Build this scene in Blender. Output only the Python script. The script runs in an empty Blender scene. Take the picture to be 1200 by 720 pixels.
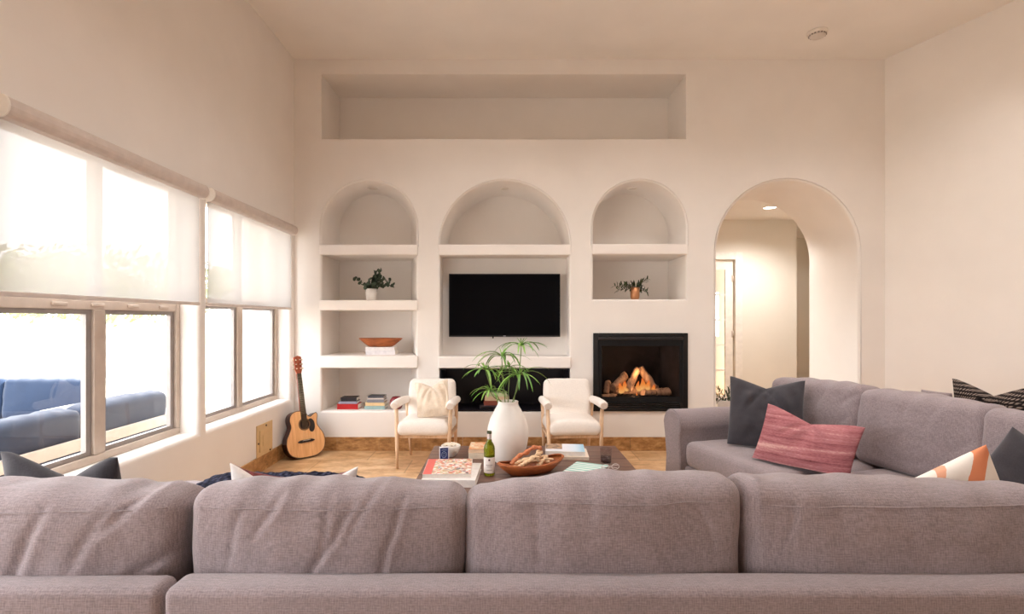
import bpy, bmesh, math, random
from mathutils import Vector, Matrix, noise
R = math.radians
PI = math.pi
random.seed(7)
SC = bpy.context.scene
COL = SC.collection

# ------------------------------------------------------------------ camera model
F, VX, VY, H = 640.0, 590.0, 375.0, 1.42
def at(px, py, Y):
    return Vector(((px - VX) * Y / F, Y, H - (py - VY) * Y / F))
YB = 5.926                       # back wall plane
def wx(px): return (px - VX) / 108.0
def wz(py): return H + (VY - py) / 108.0

cam = bpy.data.cameras.new('camera')
cam.sensor_width = 36
cam.lens = F / 1200 * 36
cam.shift_x = 10 / 1200
cam.shift_y = 15 / 1200
cam.clip_start = 0.05
co = bpy.data.objects.new('camera', cam)
COL.objects.link(co)
co.location = (0, 0, H)
co.rotation_euler = (R(90), 0, 0)
SC.camera = co

# ------------------------------------------------------------------ materials
def s2l(c):
    return tuple(((v / 255) / 12.92 if v / 255 <= .04045 else ((v / 255 + .055) / 1.055) ** 2.4) for v in c)

class NT:
    def __init__(s, name):
        s.m = bpy.data.materials.new(name)
        s.m.use_nodes = True
        s.t = s.m.node_tree
        s.t.nodes.clear()
        s.out = s.n('ShaderNodeOutputMaterial')
    def n(s, typ, **kw):
        nd = s.t.nodes.new(typ)
        for k, v in kw.items():
            setattr(nd, k, v)
        return nd
    def l(s, a, b):
        s.t.links.new(a, b)
    def bsdf(s, col, rough=.6, metal=0, spec=.5):
        b = s.n('ShaderNodeBsdfPrincipled')
        b.inputs['Base Color'].default_value = (*col, 1)
        b.inputs['Roughness'].default_value = rough
        b.inputs['Metallic'].default_value = metal
        b.inputs['Specular IOR Level'].default_value = spec
        s.l(b.outputs[0], s.out.inputs[0])
        return b
    def coords(s, scale=(1, 1, 1), rot=(0, 0, 0), kind='Object'):
        tc = s.n('ShaderNodeTexCoord')
        mp = s.n('ShaderNodeMapping')
        mp.inputs['Scale'].default_value = scale
        mp.inputs['Rotation'].default_value = rot
        s.l(tc.outputs[kind], mp.inputs[0])
        return mp.outputs[0]
    def noise(s, vec, scale, detail=3, rough=.5):
        n = s.n('ShaderNodeTexNoise')
        n.inputs['Scale'].default_value = scale
        n.inputs['Detail'].default_value = detail
        n.inputs['Roughness'].default_value = rough
        s.l(vec, n.inputs['Vector'])
        return n.outputs['Fac']
    def ramp(s, fac, stops):
        r = s.n('ShaderNodeValToRGB')
        e = r.color_ramp.elements
        while len(e) < len(stops):
            e.new(.5)
        for i, (p, c) in enumerate(stops):
            e[i].position = p
            e[i].color = (*c, 1)
        s.l(fac, r.inputs[0])
        return r.outputs[0]
    def math(s, op, a, b):
        m = s.n('ShaderNodeMath', operation=op)
        for i, v in enumerate((a, b)):
            if isinstance(v, (int, float)):
                m.inputs[i].default_value = v
            else:
                s.l(v, m.inputs[i])
        return m.outputs[0]
    def bump(s, b, h, strength=.3, dist=.002):
        n = s.n('ShaderNodeBump')
        n.inputs['Strength'].default_value = strength
        n.inputs['Distance'].default_value = dist
        s.l(h, n.inputs['Height'])
        s.l(n.outputs[0], b.inputs['Normal'])

def plain(name, rgb, rough=.6, metal=0, spec=.5, var=.06, scale=14):
    t = NT(name)
    c = s2l(rgb)
    b = t.bsdf(c, rough, metal, spec)
    if var:
        v = t.coords()
        f = t.noise(v, scale, 3)
        t.l(t.ramp(f, [(.3, tuple(x * (1 - var) for x in c)), (.7, tuple(min(1, x * (1 + var)) for x in c))]), b.inputs['Base Color'])
    return t.m

def plaster(name, rgb, rough=.85):
    t = NT(name)
    c = s2l(rgb)
    b = t.bsdf(c, rough, 0, .25)
    v = t.coords()
    f = t.noise(v, 2.2, 4)
    t.l(t.ramp(f, [(.3, tuple(x * .975 for x in c)), (.7, tuple(min(1, x * 1.02) for x in c))]), b.inputs['Base Color'])
    t.bump(b, t.noise(v, 38, 4), .12, .004)
    return t.m

def fabric(name, rgb, dark=.62, light=1.25, thread=210, cloud=.10, bumpy=.5, rough=.95, weave=0):
    """woven cloth: two crossed stretched noises make the slubs"""
    t = NT(name)
    c = s2l(rgb)
    b = t.bsdf(c, rough, 0, .12)
    b.inputs['Sheen Weight'].default_value = .25
    b.inputs['Sheen Roughness'].default_value = .6
    v1 = t.coords((thread * .14, thread, thread))
    v2 = t.coords((thread, thread * .5, thread * .14))
    n1 = t.noise(v1, 1, 2)
    n2 = t.noise(v2, 1, 2)
    mix = t.math('ADD', t.math('MULTIPLY', n1, .5), t.math('MULTIPLY', n2, .5))
    if weave:
        for bd in ('X', 'Z', 'Y'):
            wv = t.n('ShaderNodeTexWave'); wv.bands_direction = bd; wv.inputs['Scale'].default_value = weave; wv.inputs['Distortion'].default_value = 1.5; wv.inputs['Detail'].default_value = 1; wv.inputs['Detail Scale'].default_value = 3
            t.l(t.coords(), wv.inputs[0])
            mix = t.math('ADD', mix, t.math('MULTIPLY', t.math('SUBTRACT', wv.outputs['Fac'], .5), .045))
    cl = t.noise(t.coords(), 5, 3)
    mix2 = t.math('ADD', mix, t.math('MULTIPLY', t.math('SUBTRACT', cl, .5), cloud * 2))
    t.l(t.ramp(mix2, [(.34, tuple(x * dark for x in c)), (.5, c), (.66, tuple(min(1, x * light) for x in c))]), b.inputs['Base Color'])
    t.bump(b, mix, bumpy, .003)
    return t.m

def wood(name, rgb, rgb2, rough=.45, scale=(3, 3, .6), ring=7):
    t = NT(name)
    a, b2 = s2l(rgb), s2l(rgb2)
    b = t.bsdf(a, rough)
    v = t.coords(tuple(x * ring for x in scale))
    n = t.noise(v, 1, 5, .65)
    t.l(t.ramp(n, [(.3, b2), (.55, a), (.75, tuple(min(1, x * 1.15) for x in a))]), b.inputs['Base Color'])
    t.bump(b, n, .12, .002)
    return t.m

M = {}
M['wall'] = plaster('plaster_wall', (236, 231, 226))
M['shelflit'] = plaster('shelf_plaster_lit', (240, 234, 229), .6)  # wall plaster made lighter, for the light the shelf fronts catch
M['ceil'] = plaster('ceiling_paint', (240, 236, 231))
M['hallwall'] = plaster('hall_paint', (234, 228, 218))
M['trimwhite'] = plain('white_trim', (238, 232, 224), .45)
M['sofa'] = fabric('mauve_grey_weave', (139, 125, 127), .72, 1.28, 380, .10, .45, weave=44)
M['charcoal'] = fabric('charcoal_linen', (54, 51, 56), .8, 1.2, 300, .05, .25)
M['charcoalvelvet'] = fabric('charcoal_velvet', (54, 50, 55), .85, 1.15, 300, .12, .15, .8)
M['whitecloth'] = fabric('white_upholstery', (238, 230, 222), .93, 1.04, 260, .03, .2)
M['creamcloth'] = fabric('cream_knit', (228, 212, 192), .88, 1.06, 160, .06, .5)
M['whitepillow'] = fabric('white_cotton', (232, 226, 222), .94, 1.04, 260, .03, .2)
M['redstripe'] = fabric('dark_red_stripe', (112, 46, 46), .5, 1.5, 60, .1, .3)
M['blackmetal'] = plain('black_metal', (18, 17, 18), .38, .2, .5, .1)
M['blackmatte'] = plain('black_matte', (14, 13, 15), .7, 0, .3, .1)
M['darkliner'] = plain('dark_lacquer', (22, 19, 27), .35, 0, .4, .1)
M['framemetal'] = plain('tan_aluminium', (196, 180, 166), .45)
M['ceramic'] = plain('white_ceramic', (240, 233, 226), .5, 0, .4, .02)
M['ash'] = wood('pale_ash', (222, 190, 158), (196, 158, 122), .45)
M['tabletop'] = wood('dark_walnut', (112, 82, 70), (78, 56, 48), .42, (.5, 4, 4), 5)
M['acacia'] = wood('acacia', (172, 96, 48), (118, 60, 28), .5, (1.2, 4, 4), 6)
M['leaf'] = plain('leaf_green', (92, 140, 52), .45, 0, .5, .35, 20)
M['leafpale'] = plain('leaf_pale_green', (128, 168, 74), .45, 0, .5, .3, 20)
M['eucalyptus'] = plain('eucalyptus_leaf', (74, 88, 70), .55, 0, .4, .35, 25)
M['olive'] = plain('olive_leaf', (62, 74, 46), .5, 0, .4, .35, 25)
M['stem'] = plain('stem_green', (110, 134, 66), .5)
M['twig'] = plain('twig_brown', (96, 76, 56), .7)
M['copper'] = plain('brushed_copper', (196, 138, 98), .38, .7)
M['greypot'] = plain('grey_concrete', (196, 186, 180), .8)
M['bluecloth'] = fabric('blue_canvas', (16, 38, 66), .85, 1.15, 200, .1, .2)
M['patiowhite'] = plain('white_aluminium', (196, 186, 176), .5)
M['pages'] = plain('paper_pages', (236, 230, 220), .8, 0, .2, .04, 60)

def bookm(name, rgb): return plain(name, rgb, .55, 0, .4, .08, 30)

# travertine floor
def travertine(name, scale=1.0, grout=True):
    t = NT(name)
    b = t.bsdf((.5, .35, .2), .32, 0, .45)
    v = t.coords()
    n1 = t.noise(t.coords((1.2, 2.6, 2.6)), 2.4, 7, .68)
    n2 = t.noise(v, 11, 5, .7)
    mix = t.math('ADD', t.math('MULTIPLY', n1, .7), t.math('MULTIPLY', n2, .3))
    col = t.ramp(mix, [(.32, s2l((120, 88, 56))), (.43, s2l((184, 142, 98))), (.54, s2l((214, 174, 130))), (.68, s2l((232, 204, 166)))])
    if grout:
        br = t.n('ShaderNodeTexBrick')
        br.inputs['Scale'].default_value = 1
        br.inputs['Brick Width'].default_value = .92
        br.inputs['Row Height'].default_value = .46
        br.inputs['Mortar Size'].default_value = .006
        br.inputs['Color1'].default_value = (.84, .84, .84, 1)
        br.inputs['Color2'].default_value = (1.1, 1.08, 1.04, 1)
        br.inputs['Mortar'].default_value = (.62, .6, .58, 1)
        t.l(v, br.inputs['Vector'])
        mx = t.n('ShaderNodeMixRGB', blend_type='MULTIPLY')
        mx.inputs[0].default_value = 1
        t.l(col, mx.inputs[1]); t.l(br.outputs['Color'], mx.inputs[2])
        col = mx.outputs[0]
    t.l(col, b.inputs['Base Color'])
    t.bump(b, n2, .05, .003)
    return t.m
M['floor'] = travertine('travertine_tiles')
def base_trav():
    t = NT('travertine_skirting')
    b = t.bsdf((.5, .35, .2), .35)
    n = t.noise(t.coords((2, 2, 4)), 5, 7, .7)
    t.l(t.ramp(n, [(.3, s2l((110, 74, 38))), (.5, s2l((170, 124, 76))), (.7, s2l((206, 164, 112)))]), b.inputs['Base Color'])
    return t.m
M['skirting'] = base_trav()

def glass_thin(name, gloss=.10, tint=(1, 1, 1)):
    t = NT(name)
    tr = t.n('ShaderNodeBsdfTransparent'); tr.inputs[0].default_value = (*tint, 1)
    gl = t.n('ShaderNodeBsdfGlossy'); gl.inputs['Roughness'].default_value = .02
    lw = t.n('ShaderNodeLayerWeight'); lw.inputs['Blend'].default_value = .25
    mx = t.n('ShaderNodeMixShader')
    t.l(t.math('MULTIPLY', lw.outputs['Fresnel'], gloss * 5), mx.inputs[0])
    t.l(tr.outputs[0], mx.inputs[1]); t.l(gl.outputs[0], mx.inputs[2])
    t.l(mx.outputs[0], t.out.inputs[0])
    return t.m
M['pane'] = glass_thin('window_glass', .02)
M['fireglass'] = glass_thin('fire_glass', .10, (.86, .82, .80))
M['tumbler'] = glass_thin('tumbler_glass', .05, (.93, .92, .92))

def shade_cloth():
    t = NT('solar_shade_cloth')
    tl = t.n('ShaderNodeBsdfTranslucent'); tl.inputs[0].default_value = (.24, .228, .22, 1)
    df = t.n('ShaderNodeBsdfDiffuse'); df.inputs[0].default_value = (.86, .82, .79, 1)
    tr = t.n('ShaderNodeBsdfTransparent'); tr.inputs[0].default_value = (1, .98, .96, 1)
    m1 = t.n('ShaderNodeMixShader'); m1.inputs[0].default_value = .38
    m2 = t.n('ShaderNodeMixShader'); m2.inputs[0].default_value = .06
    t.l(tl.outputs[0], m1.inputs[1]); t.l(df.outputs[0], m1.inputs[2])
    t.l(m1.outputs[0], m2.inputs[1]); t.l(tr.outputs[0], m2.inputs[2])
    t.l(m2.outputs[0], t.out.inputs[0])
    return t.m
M['shade'] = shade_cloth()

def emis(name, col, strength):
    t = NT(name)
    e = t.n('ShaderNodeEmission')
    e.inputs[0].default_value = (*col, 1); e.inputs[1].default_value = strength
    t.l(e.outputs[0], t.out.inputs[0])
    return t.m

# ------------------------------------------------------------------ object helpers
def link(name, bm, mats, parent=None, smooth=False, loc=None):
    me = bpy.data.meshes.new(name)
    bmesh.ops.recalc_face_normals(bm, faces=bm.faces)
    if smooth:
        for f in bm.faces: f.smooth = True
    bm.to_mesh(me); bm.free()
    o = bpy.data.objects.new(name, me)
    for m in (mats if isinstance(mats, (list, tuple)) else [mats]):
        me.materials.append(m)
    COL.objects.link(o)
    if parent is not None: o.parent = parent
    if loc is not None: o.location = loc
    return o
def tag(o, label, cat, group=None):
    o['label'] = label; o['category'] = cat
    if group: o['group'] = group
    return o
def thing(name, label, cat, loc=(0, 0, 0), rz=0, group=None):
    o = bpy.data.objects.new(name, None)
    o.empty_display_size = .1
    COL.objects.link(o)
    o.location = loc; o.rotation_euler = (0, 0, rz)
    return tag(o, label, cat, group)
def struct(name, bm, mats, smooth=False, parent=None, label=None):
    o = link(name, bm, mats, parent, smooth)
    if parent is None: o['kind'] = 'structure'
    if label: o['label'] = label
    return o
def plabel(o, s):
    o['label'] = s
    return o

def B(): return bmesh.new()
def box(bm, lo, hi, bev=0, seg=2, mi=0, rot=None):
    lo, hi = Vector(lo), Vector(hi)
    c, s = (lo + hi) / 2, hi - lo
    t = bmesh.new()
    bmesh.ops.create_cube(t, size=1)
    bmesh.ops.scale(t, vec=s, verts=t.verts)
    if bev:
        bmesh.ops.bevel(t, geom=t.edges[:] , offset=bev, segments=seg, profile=.5, affect='EDGES')
    if rot is not None: bmesh.ops.transform(t, matrix=rot.to_4x4(), verts=t.verts)
    bmesh.ops.translate(t, vec=c, verts=t.verts)
    merge(bm, t, mi)
    return bm
def merge(bm, t, mi=0):
    vm = {}
    for v in t.verts: vm[v] = bm.verts.new(v.co)
    for f in t.faces:
        try:
            nf = bm.faces.new([vm[v] for v in f.verts]); nf.smooth = f.smooth
            nf.material_index = mi if mi else f.material_index
        except ValueError: pass
    t.free()
def lathe(bm, prof, c=(0, 0, 0), seg=32, mi=0, cap=True):
    c = Vector(c); rings = []
    for r, z in prof:
        if r < 1e-5: rings.append([bm.verts.new(c + Vector((0, 0, z)))])
        else: rings.append([bm.verts.new(c + Vector((r * math.cos(2 * PI * i / seg), r * math.sin(2 * PI * i / seg), z))) for i in range(seg)])
    for a, b in zip(rings, rings[1:]):
        for i in range(seg):
            j = (i + 1) % seg
            vs = [a[i % len(a)], a[j % len(a)], b[j % len(b)], b[i % len(b)]]
            u = []
            for v in vs:
                if v not in u: u.append(v)
            if len(u) >= 3:
                f = bm.faces.new(u); f.material_index = mi; f.smooth = True
    if cap:
        for r in (rings[0], rings[-1]):
            if len(r) > 2:
                f = bm.faces.new(r); f.material_index = mi
    return bm
def tube(bm, pts, rad, seg=8, mi=0, closed_ends=True):
    pts = [Vector(p) for p in pts]
    n = len(pts)
    rads = rad if isinstance(rad, (list, tuple)) else [rad] * n
    up = None; rings = []
    for i, p in enumerate(pts):
        d = (pts[min(i + 1, n - 1)] - pts[max(i - 1, 0)])
        if d.length < 1e-9: d = Vector((0, 0, 1))
        d.normalize()
        if up is None:
            up = Vector((0, 0, 1)) if abs(d.z) < .9 else Vector((1, 0, 0))
        a = d.cross(up)
        if a.length < 1e-6: a = d.orthogonal()
        a.normalize(); b = a.cross(d).normalized(); up = b
        rings.append([bm.verts.new(p + rads[i] * (a * math.cos(2 * PI * k / seg) + b * math.sin(2 * PI * k / seg))) for k in range(seg)])
    for r0, r1 in zip(rings, rings[1:]):
        for k in range(seg):
            f = bm.faces.new([r0[k], r0[(k + 1) % seg], r1[(k + 1) % seg], r1[k]]); f.smooth = True; f.material_index = mi
    if closed_ends:
        bm.faces.new(rings[0]).material_index = mi; bm.faces.new(rings[-1]).material_index = mi
    return bm
def spline(pts, n=10, closed=False):
    P = [Vector(p) for p in pts]; out = []
    m = len(P)
    rng = range(m) if closed else range(m - 1)
    for i in rng:
        p0 = P[(i - 1) % m] if closed else P[max(i - 1, 0)]
        p1, p2 = P[i], P[(i + 1) % m]
        p3 = P[(i + 2) % m] if closed else P[min(i + 2, m - 1)]
        for k in range(n):
            t = k / n
            out.append(.5 * ((2 * p1) + (p2 - p0) * t + (2 * p0 - 5 * p1 + 4 * p2 - p3) * t * t + (3 * p1 - p0 - 3 * p2 + p3) * t ** 3))
    if not closed: out.append(P[-1])
    return out
def prism(bm, pts2, y0, y1, mi=0, fn=None):
    """closed outline in (x,z) extruded from y0 to y1"""
    fn = fn or (lambda x, y, z: Vector((x, y, z)))
    a = [bm.verts.new(fn(p[0], y0, p[1])) for p in pts2]
    b = [bm.verts.new(fn(p[0], y1, p[1])) for p in pts2]
    n = len(a)
    for i in range(n):
        bm.faces.new([a[i], a[(i + 1) % n], b[(i + 1) % n], b[i]]).material_index = mi
    bm.faces.new(a).material_index = mi; bm.faces.new(b[::-1]).material_index = mi
    return bm

# ------------------------------------------------------------------ wall with holes
def outline(x0, x1, z0, z1, arch=False, off=0, seg=28, rc=.0):
    """loop of (x,z); arch = half circle on top"""
    x0 -= off; x1 += off; z0 -= off; z1 += off
    pts = [(x0, z0), (x1, z0)]
    if arch:
        r = (x1 - x0) / 2; cx = (x0 + x1) / 2; cz = z1 - r
        if cz < z0 + 1e-4: cz = z0 + 1e-4
        for i in range(seg + 1):
            a = PI * i / seg
            pts.append((cx + r * math.cos(a), cz + (z1 - cz) * math.sin(a)))
    else:
        pts += [(x1, z1), (x0, z1)]
    return pts

def wall_with_holes(name, mapf, outer, holes, mats, extra=None):
    """mapf(u, d, z) -> world; d is depth into the wall. holes: dict(o=(x0,x1,z0,z1), arch, depth, r, back, bl(list of back loop shift))"""
    bm = B()
    edges = []
    ov = [bm.verts.new(mapf(u, 0, z)) for u, z in outer]
    for i in range(len(ov)): edges.append(bm.edges.new((ov[i], ov[(i + 1) % len(ov)])))
    todo = []
    for h in holes:
        r = h.get('r', .02); loops = []
        steps = 5
        for k in range(steps + 1):
            a = PI / 2 * k / steps
            off = r * (1 - math.sin(a)); d = r * (1 - math.cos(a))
            lp = outline(*h['o'], h.get('arch', False), off)
            loops.append([bm.verts.new(mapf(u, d, z)) for u, z in lp])
        sx = h.get('sx1', 0)            # the +x side leans in towards the back
        x0, x1, z0, z1 = h['o']
        lp = outline(x0, x1 + sx, z0, z1, h.get('arch', False), 0)
        loops.append([bm.verts.new(mapf(u, h['depth'], z)) for u, z in lp])
        for i in range(len(loops[0])):
            edges.append(bm.edges.new((loops[0][i], loops[0][(i + 1) % len(loops[0])])))
        todo.append((loops, h))
    bmesh.ops.triangle_fill(bm, use_beauty=True, use_dissolve=False, edges=edges)
    for loops, h in todo:
        n = len(loops[0])
        for a, b in zip(loops, loops[1:]):
            for i in range(n):
                f = bm.faces.new([a[i], a[(i + 1) % n], b[(i + 1) % n], b[i]])
                f.smooth = h.get('arch', False)
        if h.get('back', True): bm.faces.new(loops[-1])
    me = bpy.data.meshes.new(name)
    bm.to_mesh(me); bm.free()
    o = bpy.data.objects.new(name, me)
    for m in mats: me.materials.append(m)
    COL.objects.link(o)
    o['kind'] = 'structure'
    return o

CEIL = 4.25
XL = -2.27
XC = 4.14
SL = .362
ND = .64
def hz(x0, x1, y0, y1): return (wx(x0), wx(x1), wz(y1), wz(y0))
back_holes = [
    dict(o=hz(377, 804, 87, 163), depth=ND, r=.006),
    dict(o=hz(377, 488, 212, 287), arch=True, depth=ND, r=.022, sx1=-.16),
    dict(o=hz(377, 488, 299, 352), depth=ND, r=.022, sx1=-.16),
    dict(o=hz(377, 488, 364, 417), depth=ND, r=.022, sx1=-.16),
    dict(o=hz(377, 488, 432, 482), depth=ND, r=.022, sx1=-.16),
    dict(o=hz(516, 667, 212, 287), arch=True, depth=ND + .1, r=.022),
    dict(o=hz(516, 667, 300, 418), depth=.24, r=.022),
    dict(o=hz(515, 668, 432, 483), depth=.5, r=.008),
    dict(o=hz(695, 804, 212, 286), arch=True, depth=ND, r=.022),
    dict(o=hz(695, 804, 299, 351), depth=ND, r=.022),
    dict(o=hz(697, 804, 392, 480), depth=.5, r=.004),
    dict(o=(wx(840), wx(1006), -.02, wz(212)), arch=True, depth=.95, r=.03, back=False),
]
# the doorway reaches the floor: the wall's outline runs a little below the floor
wall_with_holes('wall_back', lambda u, d, z: Vector((u, YB + d, z)),
                [(XL - .3, -.1), (XC + .02, -.1), (XC + .02, CEIL + .02), (XL - .3, CEIL + .02)], back_holes, [M['wall']])

# shelf fronts stand a little proud of the wall
k = 1
for (x0, x1, y0, y1) in [(375, 490, 287, 299), (375, 490, 352, 364), (375, 490, 417.5, 431.5), (514, 669, 287, 299.5), (514, 669, 418, 431.5),
                         (693.5, 805.5, 286.5, 298.5)]:
    bm = B()
    box(bm, (wx(x0), YB - .028, wz(y1)), (wx(x1), YB + .02, wz(y0)), .012, 3)
    struct('trim_%d' % k, bm, M['shelflit']); k += 1

# left wall with two windows in view, and unseen ones added for daylight
WO = [(2.46, 4.07), (4.19, 5.83)]
LW = [(-1.2, .4), (.6, 2.2)]  # unseen windows behind the camera, added to let in more daylight
WZ0, WZ1 = .575, 2.405
wall_with_holes('wall_left', lambda u, d, z: Vector((XL - d, u, z)),
                [(-4.0, -.02), (YB + .02, -.02), (YB + .02, CEIL + .02), (-4.0, CEIL + .02)],
                [dict(o=(a, b, WZ0, WZ1), depth=.22, r=.035, back=False) for a, b in WO + LW], [M['wall']])
def xr(y): return XC + SL * (YB - y)
def quad(bm, *vs, mi=0):
    f = bm.faces.new([bm.verts.new(Vector(v)) for v in vs]); f.material_index = mi
bm = B()
quad(bm, (XC, YB, -.02), (xr(-4), -4, -.02), (xr(-4), -4, CEIL + .02), (XC, YB, CEIL + .02))
struct('wall_right', bm, M['wall'])
RW = [(1.75, 2.6)]
wall_with_holes('wall_rear', lambda u, d, z: Vector((u, -4 - d, z)),
                [(XL, -.02), (xr(-4), -.02), (xr(-4), CEIL + .02), (XL, CEIL + .02)],
                [dict(o=(a, b, .75, 2.6), depth=.2, r=.03, back=False) for a, b in RW], [M['wall']])
bm = B(); box(bm, (XL - .3, -4.2, CEIL), (8, YB, CEIL + .1)); struct('ceiling', bm, M['ceil'])
bm = B(); box(bm, (XL - .25, -4.2, -.1), (8, 10.6, 0)); struct('floor', bm, M['floor'])
# skirting of stone tiles
SKH = .148
def skirting(name, segs):
    bm = B()
    for a, b, nrm in segs:
        a, b = Vector(a), Vector(b)
        n = max(1, round((b - a).length / .46)); d = (b - a) / n
        for i in range(n):
            p, q = a + d * i, a + d * (i + 1)
            e = (q - p).normalized() * .0015
            p, q = p + e, q - e
            nv = Vector(nrm).normalized() * .014
            vs = []
            t = bmesh.new()
            for zz in (0.001, SKH):
                for pt in (p, q, q + nv, p + nv):
                    vs.append(t.verts.new((pt.x, pt.y, zz)))
            for idx in ((0, 1, 2, 3), (7, 6, 5, 4), (0, 4, 5, 1), (1, 5, 6, 2), (2, 6, 7, 3), (3, 7, 4, 0)):
                t.faces.new([vs[j] for j in idx])
            bmesh.ops.recalc_face_normals(t, faces=t.faces)
            merge(bm, t)
    struct(name, bm, M['skirting'])
skirting('baseboard_back', [((XL + .015, YB, 0), (wx(836), YB, 0), (0, -1, 0)), ((wx(1010), YB, 0), (XC, YB, 0), (0, -1, 0))])
skirting('baseboard_left', [((XL, -4, 0), (XL, YB - .016, 0), (1, 0, 0))])
skirting('baseboard_right', [((XC + .01, YB - .02, 0), (xr(-4), -4, 0), (-1, -.36, 0))])

# dark lined recess under the television
bm = B()
x0, x1, z0, z1 = hz(515.5, 667.5, 432.5, 482.5)
y0, y1 = YB + .012, YB + .495
th = .012
box(bm, (x0, y0, z0), (x1, y1, z0 + th)); box(bm, (x0, y0, z1 - th), (x1, y1, z1))
box(bm, (x0, y0, z0 + th), (x0 + th, y1, z1 - th)); box(bm, (x1 - th, y0, z0 + th), (x1, y1, z1 - th))
box(bm, (x0 + th, y1 - th, z0 + th), (x1 - th, y1, z1 - th))
struct('trim_%d' % k, bm, M['darkliner'], label='black lined media recess under the television'); k += 1
REC_Z = z0 + th

# ------------------------------------------------------------------ hall behind the arch
YH, HC = 8.34, 2.95
YA = YB + .95
wall_with_holes('wall_hall_front', lambda u, d, z: Vector((u, YA + d, z)),
                [(1.2, -.1), (6.2, -.1), (6.2, HC), (1.2, HC)], [dict(o=(wx(840), wx(1006), -.02, wz(212)), arch=True, depth=.001, r=.0, back=False)], [M['hallwall']])
DX0, DX1, DZ = 2.62, 3.53, 2.34
wall_with_holes('wall_hall', lambda u, d, z: Vector((u, YH + d, z)),
                [(1.2, -.1), (4.477, -.1), (4.477, HC), (1.2, HC)], [dict(o=(DX0, DX1, -.02, DZ), depth=.14, r=.004, back=False)], [M['hallwall']])
bm = B()
quad(bm, (4.477, YH, 0), (4.477, 10.2, 0), (4.477, 10.2, HC), (4.477, YH, HC))
quad(bm, (4.477, 10.2, 0), (6.2, 10.2, 0), (6.2, 10.2, HC), (4.477, 10.2, HC))
quad(bm, (6.2, 10.2, 0), (6.2, YA, 0), (6.2, YA, HC), (6.2, 10.2, HC))
quad(bm, (1.2, YA, 0), (1.2, 10.5, 0), (1.2, 10.5, HC), (1.2, YA, HC))
struct('wall_hall_side', bm, M['hallwall'])
wall_with_holes('wall_study', lambda u, d, z: Vector((u, 10.5 + d, z)),
                [(1.2, 0), (4.477, 0), (4.477, HC), (1.2, HC)], [dict(o=(3.55, 4.15, 1.1, 1.95), depth=.12, r=.01, back=False)], [M['hallwall']])
bm = B(); box(bm, (1.2, YA, HC), (6.2, 10.6, HC + .1)); struct('ceiling_hall', bm, M['ceil'])
# casing
bm = B()
box(bm, (DX1 + .002, YH - .025, 0), (DX1 + .115, YH + .0, DZ + .11), .006)
box(bm, (DX0 - .115, YH - .025, 0), (DX0 - .002, YH + .0, DZ + .11), .006)
box(bm, (DX0 - .002, YH - .024, DZ), (DX1 + .002, YH - .001, DZ + .11), .006)
struct('trim_%d' % k, bm, M['trimwhite']); k += 1
# french door leaf
bm = B()
d0, d1, dy0, dy1 = DX0 + .01, DX1 - .015, YH + .03, YH + .07
dtop = DZ - .01
st = .115
box(bm, (d0, dy0, .01), (d0 + st, dy1, dtop)); box(bm, (d1 - st, dy0, .01), (d1, dy1, dtop))
box(bm, (d0 + st, dy0, .01), (d1 - st, dy1, .26)); box(bm, (d0 + st, dy0, dtop - .14), (d1 - st, dy1, dtop))
gw = (d1 - d0 - 2 * st); gh = dtop - .14 - .26
for i in (1, 2): box(bm, (d0 + st + gw * i / 3 - .013, dy0 + .004, .26), (d0 + st + gw * i / 3 + .013, dy1 - .004, dtop - .14))
for i in range(1, 5): box(bm, (d0 + st, dy0 + .003, .26 + gh * i / 5 - .013), (d1 - st, dy1 - .003, .26 + gh * i / 5 + .013))
dr = struct('door_1', bm, M['trimwhite'], label='white French door with small panes in the hall')
bm = B(); box(bm, (d0 + st, YH + .048, .26), (d1 - st, YH + .052, dtop - .14)); link('door_glass', bm, M['pane'], dr)
for zz in (.35, 1.15, 2.0):
    bm = B(); lathe(bm, [(.009, 0), (.009, .1)], (DX1 - .012, YH + .022, zz), 10); box(bm, (DX1 - .035, YH + .024, zz), (DX1 - .014, YH + .03, zz + .1))
    link('hinge', bm, M['framemetal'], dr)

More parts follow.
